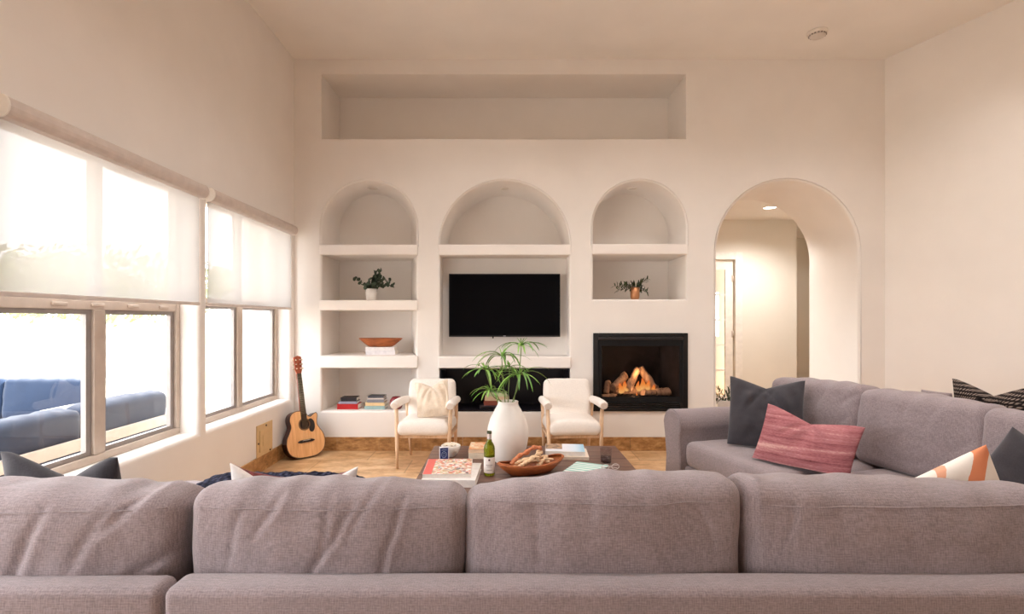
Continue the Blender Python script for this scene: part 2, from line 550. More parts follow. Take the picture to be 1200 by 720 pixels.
# ------------------------------------------------------------------ windows
FX = XL - .16
for wi, (a, b) in enumerate(WO):
    t = .045
    bm = B()
    x0, x1 = FX - .045, FX + .02
    tz = 1.51 if wi == 0 else 1.57
    box(bm, (x0, a, WZ0), (x1, b, WZ0 + t), .004); box(bm, (x0, a, WZ1 - t), (x1, b, WZ1), .004)
    box(bm, (x0, a, WZ0 + t), (x1, a + t, WZ1 - t), .004); box(bm, (x0, b - t, WZ0 + t), (x1, b, WZ1 - t), .004)
    box(bm, (x0, a + t, tz - .03), (x1 - .004, b - t, tz + .03), .004)
    mid = (a + b) / 2
    box(bm, (x0, mid - .045, WZ0 + t), (x1 - .002, mid + .045, tz - .03), .004)
    box(bm, (x0, mid - .03, tz + .03), (x1 - .006, mid + .03, WZ1 - t), .004)
    w = struct('window_%d' % (wi + 1), bm, M['framemetal'], label='tan aluminium window frame behind the roller shade')
    # sliding sash rails, darker
    bm = B()
    for (s0, s1) in ((a + t, mid - .045), (mid + .045, b - t)):
        bw = .028
        xs = FX - .03
        box(bm, (xs, s0 + .004, WZ0 + t), (xs + .03, s1 - .004, WZ0 + t + bw)); box(bm, (xs, s0 + .004, tz - .03 - bw), (xs + .03, s1 - .004, tz - .03))
        box(bm, (xs, s0 + .004, WZ0 + t + bw), (xs + .03, s0 + bw, tz - .03 - bw)); box(bm, (xs, s1 - bw * 1.5, WZ0 + t + bw), (xs + .03, s1 - .004, tz - .03 - bw))
    link('sash', bm, plain('sash_bronze', (150, 142, 138), .4), w)
    bm = B()
    box(bm, (FX - .017, a + t, WZ0 + t), (FX - .013, b - t, tz - .03)); box(bm, (FX - .017, a + t, tz + .03), (FX - .013, b - t, WZ1 - t))
    link('glass_pane', bm, M['pane'], w)
    if wi == 0:
        for yy in (a + .5, a + .78, b - .2, b - .52):
            bm = B(); box(bm, (FX + .017, yy - .05, tz - .012), (FX + .032, yy + .05, tz + .008), .005); link('latch', bm, M['framemetal'], w)
    # roller shade
    nm = 'first' if wi == 0 else 'second'
    sh = thing('roller_shade', ['white roller shade half lowered over the wide window beside the patio sofas',
                                'white roller shade half lowered over the window nearer the guitar'][wi], 'roller shade', (XL, (a + b) / 2, 2.325), 0, 'roller shades on the window wall')
    hw = (b - a) / 2
    bm = B()
    prof = []
    for i in range(9):
        an = -PI / 2 + PI * i / 8
        prof.append((.035 + .042 * math.cos(an), .05 + .05 * math.sin(an)))
    prof += [(.002, .1), (.002, 0)]
    v0 = [bm.verts.new((p[0], -hw - .03, p[1])) for p in prof]; v1 = [bm.verts.new((p[0], hw + .0, p[1])) for p in prof]
    for i in range(len(prof)): bm.faces.new([v0[i], v0[(i + 1) % len(prof)], v1[(i + 1) % len(prof)], v1[i]])
    bm.faces.new(v0); bm.faces.new(v1)
    link('cassette', bm, plain('shade_cassette', (208, 196, 188), .5), sh)
    for e in (-hw - .03, hw):
        bm = B(); vs = [(.002, -.002)] + [(.035 + .045 * math.cos(-PI / 2 + PI * i / 8), .05 + .053 * math.sin(-PI / 2 + PI * i / 8)) for i in range(9)] + [(.002, .102)]
        s = -1 if e < 0 else 1
        aa = [bm.verts.new((p[0], e + s * .0005, p[1])) for p in vs]; bb = [bm.verts.new((p[0], e + s * .008, p[1])) for p in vs]
        for i in range(len(vs)): bm.faces.new([aa[i], aa[(i + 1) % len(vs)], bb[(i + 1) % len(vs)], bb[i]])
        bm.faces.new(aa); bm.faces.new(bb)
        link('end_cap', bm, M['trimwhite'], sh)
    zb = 1.548 - 2.325
    bm = B(); n = 24
    for i in range(n):
        for j in range(4):
            ya, yb = -hw - .025 + (2 * hw + .005) * i / n, -hw - .025 + (2 * hw + .005) * (i + 1) / n
            za, zc = zb + (-.0 - zb) * j / 4, zb + (-.0 - zb) * (j + 1) / 4
            quad(bm, (.012, ya, za), (.012, yb, za), (.012, yb, zc), (.012, ya, zc))
    bmesh.ops.remove_doubles(bm, verts=bm.verts, dist=1e-5)
    link('shade_cloth', bm, M['shade'], sh)
    bm = B(); box(bm, (.002, -hw - .027, zb - .022), (.022, hw - .018, zb + .002), .006); link('hem_bar', bm, plain('hem_bar_%d' % wi, (214, 204, 198), .5), sh)
# rear windows (behind the camera)
for i, (a, b) in enumerate(RW):
    bm = B(); t = .06; y0, y1 = -4.17, -4.1
    box(bm, (a, y0, .75), (b, y1, .75 + t)); box(bm, (a, y0, 2.6 - t), (b, y1, 2.6)); box(bm, (a, y0, .75 + t), (a + t, y1, 2.6 - t)); box(bm, (b - t, y0, .75 + t), (b, y1, 2.6 - t))
    box(bm, ((a + b) / 2 - .03, y0, .75 + t), ((a + b) / 2 + .03, y1, 2.6 - t))
    struct('window_%d' % (i + 3), bm, M['framemetal'])

for i, (a, b) in enumerate(LW):  # frames of the unseen windows added for daylight
    bm = B(); t = .05; x0, x1 = XL - .2, XL - .14
    box(bm, (x0, a, WZ0), (x1, b, WZ0 + t)); box(bm, (x0, a, WZ1 - t), (x1, b, WZ1)); box(bm, (x0, a, WZ0 + t), (x1, a + t, WZ1 - t)); box(bm, (x0, b - t, WZ0 + t), (x1, b, WZ1 - t))
    box(bm, (x0, (a + b) / 2 - .03, WZ0 + t), (x1, (a + b) / 2 + .03, WZ1 - t))
    struct('window_%d' % (i + 4), bm, M['framemetal'])

# ------------------------------------------------------------------ soft things
def fbm(p, s=1.0, o=3):
    v, a = 0, 1
    for _ in range(o):
        v += a * noise.noise(Vector(p) * s); s *= 2; a *= .5
    return v

def seg_d(px, pz, a, b):
    ax, az = a; bx, bz = b
    dx, dz = bx - ax, bz - az
    t = max(0, min(1, ((px - ax) * dx + (pz - az) * dz) / (dx * dx + dz * dz + 1e-9)))
    return math.hypot(px - ax - dx * t, pz - az - dz * t), t

def cushion(w, d, h, n=(44, 12, 26), rad=.05, bulge=.22, top=.03, seed=0, wr=.006, creases=(), sag=None, lean=0, taper=.0, dome=0):
    """overstuffed box cushion centred at origin; bottom at z=0"""
    bm = B()
    bmesh.ops.create_cube(bm, size=2)
    bm.free()
    bm = B()
    vs = {}
    nx, ny, nz = n
    def P(i, j, l):
        key = (i, j, l)
        if key in vs: return vs[key]
        # even spacing with more near the edge
        f = lambda q, m: math.sin((q / m - .5) * PI * .92) / math.sin(PI * .46)
        hf = Vector((w / 2, d / 2, h / 2))
        p0 = Vector((f(i, nx) * w / 2, f(j, ny) * d / 2, f(l, nz) * h / 2))
        rr = min(rad, d * .48, h * .48)
        qq = Vector([max(-(hf[c_] - rr), min(hf[c_] - rr, p0[c_])) for c_ in range(3)])
        nrm = p0 - qq
        nrm.normalize()
        p1 = qq + nrm * rr
        X, Y, Z = (p1[c_] / hf[c_] for c_ in range(3))
        fx, fy, fz = max(0, 1 - X * X), max(0, 1 - Y * Y), max(0, 1 - Z * Z)
        py = p1.y + Y * d / 2 * bulge * (fx ** .7 * fz ** .7)
        pz = p1.z + top * (fx ** .5) * max(0, Z)
        px = p1.x * (1 - taper * (1 - (Z + 1) / 2)) + X * .012 * fz
        off = wr * fbm((px * 4 + seed * 7.3, py * 6 + seed, pz * 5), 1, 3)
        off += .5 * wr * math.sin(px * 38 + 4 * noise.noise(Vector((px * 2, pz * 3, seed)))) * (max(0, Z) ** 2)
        for (a, b, dep, wid) in creases:
            wob = px + .012 * noise.noise(Vector((pz * 14, seed, a[0] * 9)))
            dd, t = seg_d(wob, pz, a, b)
            g = math.exp(-(dd / wid) ** 2) * math.sin(PI * min(1, .12 + t * .88)) ** .5
            off -= dep * g
            dd2, t = seg_d(wob - wid * 1.8, pz, a, b)
            off += dep * .4 * math.exp(-(dd2 / (wid * 1.3)) ** 2) * math.sin(PI * min(1, .12 + t * .88)) ** .5
        p = Vector((px, py, pz)) + nrm * off
        p.z -= dome * max(0, Y + .25) ** 2 * max(0, Z)
        if sag: p.z += sag(p.x) * max(0, (p.z / h + .5))
        p.y += lean * (p.z / h + .5)
        p.z += h / 2
        vs[key] = bm.verts.new(p)
        return vs[key]
    def face(a, b, c, e):
        f = bm.faces.new([a, b, c, e]); f.smooth = True
    for i in range(nx):
        for l in range(nz):
            for j in (0, ny): face(P(i, j, l), P(i + 1, j, l), P(i + 1, j, l + 1), P(i, j, l + 1))
        for j in range(ny):
            for l in (0, nz): face(P(i, j, l), P(i + 1, j, l), P(i + 1, j + 1, l), P(i, j + 1, l))
    for j in range(ny):
        for l in range(nz):
            for i in (0, nx): face(P(i, j, l), P(i, j + 1, l), P(i, j + 1, l + 1), P(i, j, l + 1))
    return bm

def pillow(w, h, t, pose, n=40, pinch=.07, chop=0, cw=.36, seed=0, wr=.008, floor=None, backmat=0, rise=.0):
    """scatter cushion; local x right, z up, -y front; pose a 4x4 world matrix; returns (bm, base) with verts relative to base"""
    bm = B(); g = {}
    base = pose.translation.copy()
    for side in (0, 1):
        for i in range(n + 1):
            for j in range(n + 1):
                if side and (i in (0, n) or j in (0, n)):
                    g[1, i, j] = g[0, i, j]; continue
                u = math.sin((i / n - .5) * PI * .94) / math.sin(PI * .47); v = math.sin((j / n - .5) * PI * .94) / math.sin(PI * .47)
                x = u * w / 2 * (1 - pinch * (1 - v * v)); z = v * h / 2 * (1 - pinch * (1 - u * u))
                th = t / 2 * max(0, (1 - abs(u) ** 2.2) * (1 - abs(v) ** 2.2)) ** .48
                up = max(0, (v + 1) / 2)
                c = max(0, 1 - abs(u) / (cw * 2.1)) ** 1.25
                z -= chop * c * up ** 2
                if side and rise: z += rise * chop * c * up ** 2 * (1 - abs(v) ** 8)
                th *= 1 - .45 * (chop > 0) * math.exp(-(u / (cw * .45)) ** 2) * up ** 2
                y = (-th if side == 0 else th)
                y += wr * fbm((x * 7 + seed * 3.1, side * 5, z * 7 + seed), 1, 3) * (1 - max(abs(u), abs(v)) ** 6)
                if chop:
                    for sg_ in (-1, 1):
                        dd, tt = seg_d(u, v, (0, .95), (sg_ * .55, .05))
                        y += (-1 if side == 0 else 1) * t * (.10 * math.exp(-((dd - .09) / .07) ** 2) - .13 * math.exp(-(dd / .06) ** 2)) * (1 - tt) ** .6 * (1 - max(abs(u), abs(v)) ** 6)
                    y += .35 * wr * math.sin(abs(u) * 16 + v * 6) * up * (1 - max(abs(u), abs(v)) ** 6)
                p = pose @ Vector((x, y, z))
                if floor is not None and p.z < floor: p.z = floor + .0 + (p.z - floor) * .02
                g[side, i, j] = bm.verts.new(p - base)
        for i in range(n):
            for j in range(n):
                f = bm.faces.new([g[side, i, j], g[side, i + 1, j], g[side, i + 1, j + 1], g[side, i, j + 1]])
                f.smooth = True; f.material_index = backmat if side else 0
    return bm, base
def pose(loc, yaw=0, tilt=0, roll=0):
    return Matrix.Translation(Vector(loc)) @ Matrix.Rotation(R(yaw), 4, 'Z') @ Matrix.Rotation(R(tilt), 4, 'X') @ Matrix.Rotation(R(roll), 4, 'Y')
def add_pillow(name, label, mats, group=None, **kw):
    bm, base = pillow(**kw)
    o = link(name, bm, mats, None, True, base)
    tag(o, label, 'cushion', group)
    return o

SEAT = .43
FL1, FL2 = .470, .474
# ---------------- front section (its back to the camera)
sofa_g = 'sections of the grey sectional sofa'
FY0, FY1 = 1.495, 1.615           # frame back
fs = thing('sofa_section', 'long mauve grey sofa section with its back to the room, three plump back cushions', 'sofa', (0, FY0, 0), 0, sofa_g)
def leg_part(parent, x, y):
    bm = B(); lathe(bm, [(.018, 0), (.028, .08)], (x, y, 0), 12); link('leg', bm, M['blackmatte'], parent)
SX0, SX1 = -.938, 1.88
bm = B(); box(bm, (SX0, 0, .06), (SX1, FY1 - FY0, .68), .028, 4); link('frame_back', bm, M['sofa'], fs, True)
bm = B(); box(bm, (SX0, .125, .06), (SX1, .95, .26), .02, 3); link('seat_base', bm, M['sofa'], fs, True)
for x in (SX0 + .12, SX1 - .12):
    for y in (.06, .86): leg_part(fs, x, y)
for i in range(3):
    w = (SX1 - SX0) / 3
    bm = cushion(w - .012, .80, .185, (24, 16, 8), .05, .02, .012, 20 + i, .004)
    link('seat_cushion', bm, M['sofa'], fs, True, (SX0 + w * (i + .5), .13 + .41, .262))
def piping(bmf, x0, x1, y, z, parent, jig=0):
    pass
def seam_tube(o, parent, w, vfrac, loc):
    """a stitched seam that follows the cushion's camera side, low over the top edge"""
    me = o.data; best = {}
    h = max(v.co.z for v in me.vertices)
    pts = []
    N = 30
    for i in range(N + 1):
        x = (-.47 + .94 * i / N) * w
        c = None; bd = 1e9
        for v in me.vertices:
            if v.co.y < 0:
                dd = abs(v.co.x - x) * .6 + abs(v.co.z - vfrac * h)
                if dd < bd: bd = dd; c = v.co
        pts.append(Vector((x, c.y - .0005, c.z)))
    for _ in range(2):
        pts = [pts[0]] + [(pts[i - 1] + pts[i] * 2 + pts[i + 1]) / 4 for i in range(1, len(pts) - 1)] + [pts[-1]]
    bm = B(); tube(bm, pts, .0022, 6)
    link('piping', bm, M['sofa'], o, True)

bc_specs = [  # centre x, width, height, creases in local (x, z-centred) units, sag
    ((-.955 - .122) / 2, .838, .442,
     [((-.20, .10), (-.12, .22), .010, .018), ((-.06, -.06), (.10, .20), .013, .017), ((.0, .02), (.02, .22), .007, .016), ((.16, -.05), (.24, .22), .012, .016), ((.08, .1), (.17, .24), .008, .016), ((-.28, .02), (-.24, .2), .006, .02), ((.30, -.1), (.40, -.02), .008, .015)],
     lambda x: .012 - .02 * (x / .4) ** 2 - .008 * x),
    ((-.118 + .728) / 2, .845, .455,
     [((-.2, .02), (-.21, .2), .007, .02), ((-.05, .1), (-.03, .22), .006, .018), ((-.3, -.1), (-.36, .02), .008, .018), ((.33, .05), (.27, .2), .008, .016), ((.1, .12), (.12, .23), .005, .02)],
     lambda x: .006 + .045 * x + .01 * math.cos(x * 7)),
    ((.733 + 1.70) / 2, .965, .455,
     [((-.37, .08), (-.33, .2), .012, .016), ((-.2, .1), (-.22, .22), .006, .018), ((0, .04), (-.03, .22), .006, .02), ((.1, .05), (.05, .22), .006, .02), ((.25, .0), (.2, .2), .006, .02)],
     lambda x: -.003 - .036 * x),
]
for i, (cx, w, h, cr, sag) in enumerate(bc_specs):
    bm = cushion(w, .24, h, (110, 18, 64), .05, .55, .010, 3 + i, .007, [(a_, b_, dp * (.75, .45, .4)[i], wd_ * .62) for a_, b_, dp, wd_ in cr], sag, taper=(.05, .04, .04)[i], dome=.05)
    o = link('back_cushion', bm, M['sofa'], fs, True, (cx, FY1 - FY0 + .165, .452))
    seam_tube(o, fs, w, .86, None)

# ---------------- chaise section
ch = thing('chaise_section', 'mauve grey chaise section of the sofa beside the window wall', 'sofa', (-1.52, FY0, 0), 0, sofa_g)
CX0, CX1 = -2.14 + 1.52, -.952 + 1.52
bm = B(); box(bm, (CX0, .012, .06), (CX1, FY1 - FY0, .675), .03, 4); link('frame_back', bm, M['sofa'], ch, True)
bm = B(); box(bm, (CX0, .125, .06), (CX1, 1.86, .26), .02, 3); link('seat_base', bm, M['sofa'], ch, True)
bm = cushion(CX1 - CX0 - .05, 1.70, .18, (24, 30, 8), .05, .01, .01, 31, .004)
link('seat_cushion', bm, M['sofa'], ch, True, ((CX0 + CX1) / 2, .13 + .86, .262))
bm = cushion(.99, .25, .45, (110, 18, 64), .05, .55, .010, 9, .008,
             [((.02, -.05), (.12, .2), .012, .016), ((.2, .02), (.3, .2), .008, .016), ((.33, -.12), (.46, -.05), .014, .016), ((.3, -.18), (.44, -.13), .010, .014), ((.28, .12), (.4, .24), .009, .014), ((-.2, .05), (-.1, .22), .008, .02), ((.38, .0), (.48, .06), .012, .018)],
             lambda x: .0 - .012 * (x / .4) ** 2, dome=.05, taper=.065)
o = link('back_cushion', bm, M['sofa'], ch, True, (-1.475 + 1.52, FY1 - FY0 + .167, .448))
seam_tube(o, ch, .97, .86, None)
for x in (CX0 + .1, CX1 - .1):
    for y in (.06, 1.76): leg_part(ch, x, y)

# ---------------- angled section on the right
AN = 14.5
avec = Vector((math.sin(R(AN)), -math.cos(R(AN)), 0)); bvec = Vector((math.cos(R(AN)), math.sin(R(AN)), 0))
O = Vector((2.39, 4.5, 0))
def rs(t, b, z=0): return O + avec * t + bvec * b + Vector((0, 0, z))
# local frame: x along t (towards the camera), y = ... rotated so that local +y = -front? local x = avec, local y = bvec
ra = thing('angled_sofa_section', 'mauve grey sofa section set at an angle, its rolled arm before the fireplace wall', 'sofa', O, R(AN - 90), sofa_g)
# with rz = AN-90, local x -> (cos(AN-90), sin(AN-90)) = (sin AN, -cos AN) = avec ; local y -> (cos AN, sin AN) = bvec
TE = 2.88
bm = B(); box(bm, (-.36, .14, .06), (TE, .36, .70), .03, 4); link('frame_back', bm, M['sofa'], ra, True)
bm = B(); box(bm, (-.12, -.94, .06), (TE, .14, .25), .02, 3); link('seat_base', bm, M['sofa'], ra, True)
for i in range(3):
    L = (TE + .11) / 3
    bm = cushion(L - .012, 1.06, .20, (20, 20, 8), .05, .02, .014, 40 + i, .004)
    link('seat_cushion', bm, M['sofa'], ra, True, (-.11 + L * (i + .5), -.415, .245))
# rolled arm
bm = B()
prof = [(-.335, .02), (-.315, .3), (-.335, .46)]
cx, cz, rr = -.235, .56, .125
for i in range(13):
    an = PI + R(-10) - (PI + R(20)) * i / 12
    prof.append((cx + rr * math.cos(an), cz + rr * math.sin(an)))
prof += [(-.125, .42), (-.115, .3), (-.115, .02)]
ys = [-.985, -.975, -.955] + [-.955 + 1.09 * i / 10 for i in range(1, 11)]
rings = []
for q, y in enumerate(ys):
    s = (.96, .99, 1.0)[q] if q < 3 else 1
    rings.append([bm.verts.new((-.225 + (p[0] + .225) * s, y, .35 + (p[1] - .35) * s + .004 * noise.noise(Vector((y * 6, p[1] * 5, 0))))) for p in prof])
for a, b in zip(rings, rings[1:]):
    for i in range(len(prof)):
        f = bm.faces.new([a[i], a[(i + 1) % len(prof)], b[(i + 1) % len(prof)], b[i]]); f.smooth = True
bm.faces.new(rings[0]); bm.faces.new(rings[-1])
arm = link('rolled_arm', bm, M['sofa'], ra)
bm = B(); tube(bm, [(p[0], -.975, p[1]) for p in prof], .005, 6); link('piping', bm, M['sofa'], arm, True)
for i, (t0, t1) in enumerate([(-.10, .735), (.735, 1.515), (1.515, 2.22), (2.22, 2.86)]):
    w = t1 - t0
    cr = [((-.2, .1), (-.25, .22), .008, .02), ((.1, .06), (.16, .22), .006, .02), ((w / 2 - .1, -.1), (w / 2 - .02, -.02), .010, .018), ((w / 2 - .12, -.02), (w / 2 - .02, .05), .008, .018), ((-.05, .12), (-.02, .22), .005, .02)]
    if i == 0: cr += [((w / 2 - .12, .12), (w / 2, .2), .012, .02)]
    bm = cushion(w + .012, .26, .49, (60, 16, 38), .055, .34, .016, 60 + i, .008, cr, (lambda x: .004 + .03 * x) if i == 0 else (lambda x: -.006 * x), lean=.05, dome=.03)
    o = link('back_cushion', bm, M['sofa'], ra, True, (t0 + w / 2, -.055, .452 - (.02 if i == 2 else 0)))
for x in (-.2, TE - .1):
    for y in (-.84, .25): leg_part(ra, x, y)

# ---------------- scatter cushions
sg = 'scatter cushions on the sofa'
LB = FY1 + .29        # front of the back cushions of the front section
add_pillow('scatter_cushion', 'charcoal cushion with pinched top, peeking over the sofa back beside the window', [M['charcoal']], sg,
           w=.47, h=.47, t=.15, pose=pose((at(79, 540, 2.12).x, 2.13, .682), -4, 14, 2), chop=.11, cw=.42, seed=2, floor=FL1, pinch=.05)
add_pillow('scatter_cushion', 'white cushion with dark red striped side, corners showing above the sofa back', [M['whitepillow'], M['redstripe']], sg,
           w=.47, h=.46, t=.14, pose=pose((at(341, 540, 2.1).x, 2.12, .640), 8, 9, 4), chop=.15, cw=.48, seed=4, floor=FL1, backmat=1, rise=1.0)
p = at(1158, 527, 1.98)
q = add_pillow('scatter_cushion', 'white cushion with orange stripes standing on its corner behind the sofa back', [M['whitepillow']], sg,
               w=.44, h=.44, t=.14, pose=pose((p.x - .10, 2.03, p.z - .275), 0, 10, -28), seed=5, floor=FL1, pinch=.04)
def stripes():
    t = NT('white_orange_stripes')
    b = t.bsdf((1, 1, 1), .9, 0, .1)
    v = t.coords()
    sx = t.n('ShaderNodeSeparateXYZ'); t.l(v, sx.inputs[0])
    n = t.noise(t.coords(), 60, 3)
    f = t.math('SUBTRACT', sx.outputs[0], t.math('MULTIPLY', sx.outputs[2], .43))
    f = t.math('ADD', f, t.math('MULTIPLY', t.math('SUBTRACT', n, .5), .006))
    f = t.math('MULTIPLY', t.math('ADD', f, .25), 2.0)
    w, o = s2l((236, 228, 218)), s2l((222, 142, 104))
    r = t.n('ShaderNodeValToRGB'); r.color_ramp.interpolation = 'CONSTANT'
    st = [(0, w), (.17, s2l((230, 170, 140))), (.22, w), (.36, o), (.47, w), (.98, o), (.99, w)]
    e = r.color_ramp.elements
    while len(e) < len(st): e.new(.5)
    for i, (pp, c) in enumerate(st): e[i].position = pp; e[i].color = (*c, 1)
    t.l(f, r.inputs[0]); t.l(r.outputs[0], b.inputs['Base Color'])
    t.bump(b, n, .3, .002)
    return t.m
q.data.materials[0] = stripes()
pc = rs(1.72, -.36)
add_pillow('scatter_cushion', 'dark slate cushion resting on the angled section behind the white and orange cushion', [M['charcoalvelvet']], sg,
           w=.42, h=.42, t=.13, pose=pose((2.43, 2.51, .63), -22, -18, -52), seed=6, floor=FL2, pinch=.05, wr=.012)
pc = rs(.18, -.36)
add_pillow('scatter_cushion', 'dark grey square cushion in the sofa corner by the rolled arm', [M['charcoalvelvet']], sg,
           w=.52, h=.54, t=.18, pose=pose((at(897, 487, 4.12).x, 4.12, .712), -28, -16, 1), chop=.07, cw=.45, seed=7, floor=FL2, pinch=.04, wr=.016)
def kilim():
    t = NT('rose_kilim_weave')
    b = t.bsdf((.4, .2, .2), .95, 0, .1)
    v = t.coords((1.5, 1.5, 34))
    n = t.noise(v, 1, 4, .6)
    n2 = t.noise(t.coords((60, 60, 260)), 1, 2)
    m = t.math('ADD', t.math('MULTIPLY', n, .75), t.math('MULTIPLY', n2, .25))
    t.l(t.ramp(m, [(.30, s2l((90, 48, 50))), (.42, s2l((146, 88, 92))), (.56, s2l((172, 114, 117))), (.68, s2l((206, 164, 156)))]), b.inputs['Base Color'])
    t.bump(b, n2, .5, .003)
    return t.m
add_pillow('scatter_cushion', 'rose striped oblong cushion leaning in front of the dark grey cushion', [kilim()], sg,
           w=.60, h=.42, t=.16, pose=pose((at(943, 517, 3.56).x, 3.56, .60), -48, -20, 8), chop=.055, cw=.4, seed=8, floor=FL2, pinch=.05, wr=.012)
def blackweave():
    t = NT('black_woven_bands')
    b = t.bsdf((.1, .1, .1), .95, 0, .1)
    w = t.n('ShaderNodeTexWave'); w.bands_direction = 'Z'; w.inputs['Scale'].default_value = 13; w.inputs['Distortion'].default_value = 1.2; w.inputs['Detail'].default_value = 2
    t.l(t.coords(), w.inputs[0])
    w2 = t.n('ShaderNodeTexWave'); w2.bands_direction = 'DIAGONAL'; w2.inputs['Scale'].default_value = 55; w2.inputs['Distortion'].default_value = 2
    t.l(t.coords((1, 1, .3)), w2.inputs[0])
    m = t.math('MULTIPLY', w.outputs['Fac'], w2.outputs['Fac'])
    t.l(t.ramp(m, [(.08, s2l((40, 34, 33))), (.3, s2l((84, 73, 69))), (.7, s2l((158, 140, 128)))]), b.inputs['Base Color'])
    t.bump(b, m, .6, .006)
    return t.m
pc = rs(1.27, .285)
add_pillow('scatter_cushion', 'black and taupe woven cushion propped on the back ledge of the angled section', [blackweave()], sg,
           w=.46, h=.385, t=.12, pose=pose((pc.x + .02, pc.y, .845), AN - 90 + 3, 4, 0), chop=.075, cw=.42, seed=9, floor=.706, pinch=.05)
pc = rs(.955, .265)
add_pillow('scatter_cushion', 'plain grey cushion mostly hidden behind the angled section next to the woven one', [M['sofa']], sg,
           w=.2, h=.25, t=.12, pose=pose((pc.x, pc.y, .818), AN - 90, 0, 0), seed=10, floor=.706, pinch=.02)
# chunky navy throw over the chaise foot
def knit():
    t = NT('navy_chunky_knit')
    b = t.bsdf(s2l((44, 44, 60)), .95, 0, .1)
    v = t.n('ShaderNodeTexVoronoi'); v.inputs['Scale'].default_value = 42
    t.l(t.coords((1, .6, 1)), v.inputs['Vector'])
    t.l(t.ramp(v.outputs['Distance'], [(0, s2l((78, 80, 102))), (.5, s2l((36, 36, 52))), (.9, s2l((14, 14, 22)))]), b.inputs['Base Color'])
    t.bump(b, t.math('SUBTRACT', 1, v.outputs['Distance']), .9, .012)
    return t.m
bm = B(); g = {}
nx, ny = 70, 26
for side in (0, 1):
    for i in range(nx + 1):
        for j in range(ny + 1):
            if side and (i in (0, nx) or j in (0, ny)): g[1, i, j] = g[0, i, j]; continue
            u, v = i / nx, j / ny
            L = u * 1.10; x = -1.76 + L; z = 0
            ex = -.91
            if x > ex:
                o_ = x - ex; rr = .09
                a_ = min(o_ / rr, PI / 2)
                x = ex + rr * math.sin(a_); z = -rr * (1 - math.cos(a_)) - max(0, o_ - rr * PI / 2)
            y = 2.92 + .40 * v
            edge = max(0, 1 - (2 * u - 1) ** 6) ** .5 * max(0, 1 - (2 * v - 1) ** 4) ** .5
            zz = SEAT + .038 + z
            th = (.045 + .012 * noise.noise(Vector((x * 9, y * 9, 3)))+ .008 * math.sin(v * 30) * math.sin(u * 80)) * edge
            nrm = Vector((0, 0, 1)) if z == 0 else Vector((1, 0, .4)).normalized()
            pt = Vector((x, y, zz)) + nrm * (th if side == 0 else 0)
            g[side, i, j] = bm.verts.new(pt - Vector((-1.3, 3.1, SEAT)))
    for i in range(nx):
        for j in range(ny):
            bm.faces.new([g[side, i, j], g[side, i + 1, j], g[side, i + 1, j + 1], g[side, i, j + 1]]).smooth = True
o = link('knitted_throw', bm, knit(), None, True, (-1.3, 3.1, SEAT))
tag(o, 'navy chunky knit throw laid across the foot of the chaise', 'blanket')

# ------------------------------------------------------------------ armchairs
def armchair(label, X, Y, rz):
    t = thing('armchair', label, 'armchair', (X, Y, 0), rz, 'white armchairs below the niches')
    # local: front = -y, legs front at y=0, rear at y=.5
    bm = B()
    g = cushion(.495, .52, .125, (26, 22, 10), .05, .02, .035, int(X * 10), .003)
    link('seat', g, M['whitecloth'], t, True, (0, .24, .315))
    bm = B(); box(bm, (-.24, .03, .285), (.24, .47, .318), .006); link('seat_frame', bm, M['ash'], t)
    g = cushion(.47, .11, .44, (26, 10, 24), .05, .12, .0, 5, .003)
    bmesh.ops.rotate(g, cent=(0, 0, 0), matrix=Matrix.Rotation(R(-12), 3, 'X'), verts=g.verts)
    link('backrest', g, M['whitecloth'], t, True, (0, .43, .375))
    for s in (-1, 1):
        bm = B(); tube(bm, [(s * .246, .0, 0), (s * .250, .0, .2), (s * .254, .01, .4), (s * .262, .02, .565)], [.011, .017, .02, .018], 12); link('leg', bm, M['ash'], t)
        bm = B(); tube(bm, [(s * .236, .54, 0), (s * .240, .50, .2), (s * .25, .47, .4), (s * .26, .44, .57)], [.011, .017, .019, .016], 12); link('leg', bm, M['ash'], t)
        bm = B(); pts = [(s * .266, -.045, .607), (s * .266, -.038, .61), (s * .265, .03, .613), (s * .263, .2, .612), (s * .262, .36, .605), (s * .26, .48, .597), (s * .26, .485, .597)]
        tube(bm, pts, [.030, .039, .042, .041, .039, .037, .03], 16); link('armrest', bm, M['whitecloth'], t)
        bm = B(); tube(bm, [(s * .255, .01, .3), (s * .248, .49, .3)], .013, 8); link('stretcher', bm, M['ash'], t)
    return t
armchair('white armchair with pale wood legs and a cream cushion on it', -.765, 5.19, R(-3))
armchair('white armchair with pale wood legs standing empty beside the fireplace', .682, 5.19, R(3))
bm, base = pillow(w=.33, h=.36, t=.12, pose=pose((-.69, 5.315, .648), -4, -14, -7), chop=.05, cw=.35, seed=12, floor=.478, wr=.022, pinch=.06)
o = link('cream_cushion', bm, M['creamcloth'], None, True, base); tag(o, 'cream cushion slouched on the armchair next to the books niche', 'cushion')
bm = B()
tube(bm, spline([(.11, -.05, .16), (.14, -.055, .1), (.15, -.06, .02), (.14, -.07, -.08)], 6), [.012] * 19, 8); link('tie', bm, M['creamcloth'], o, True)

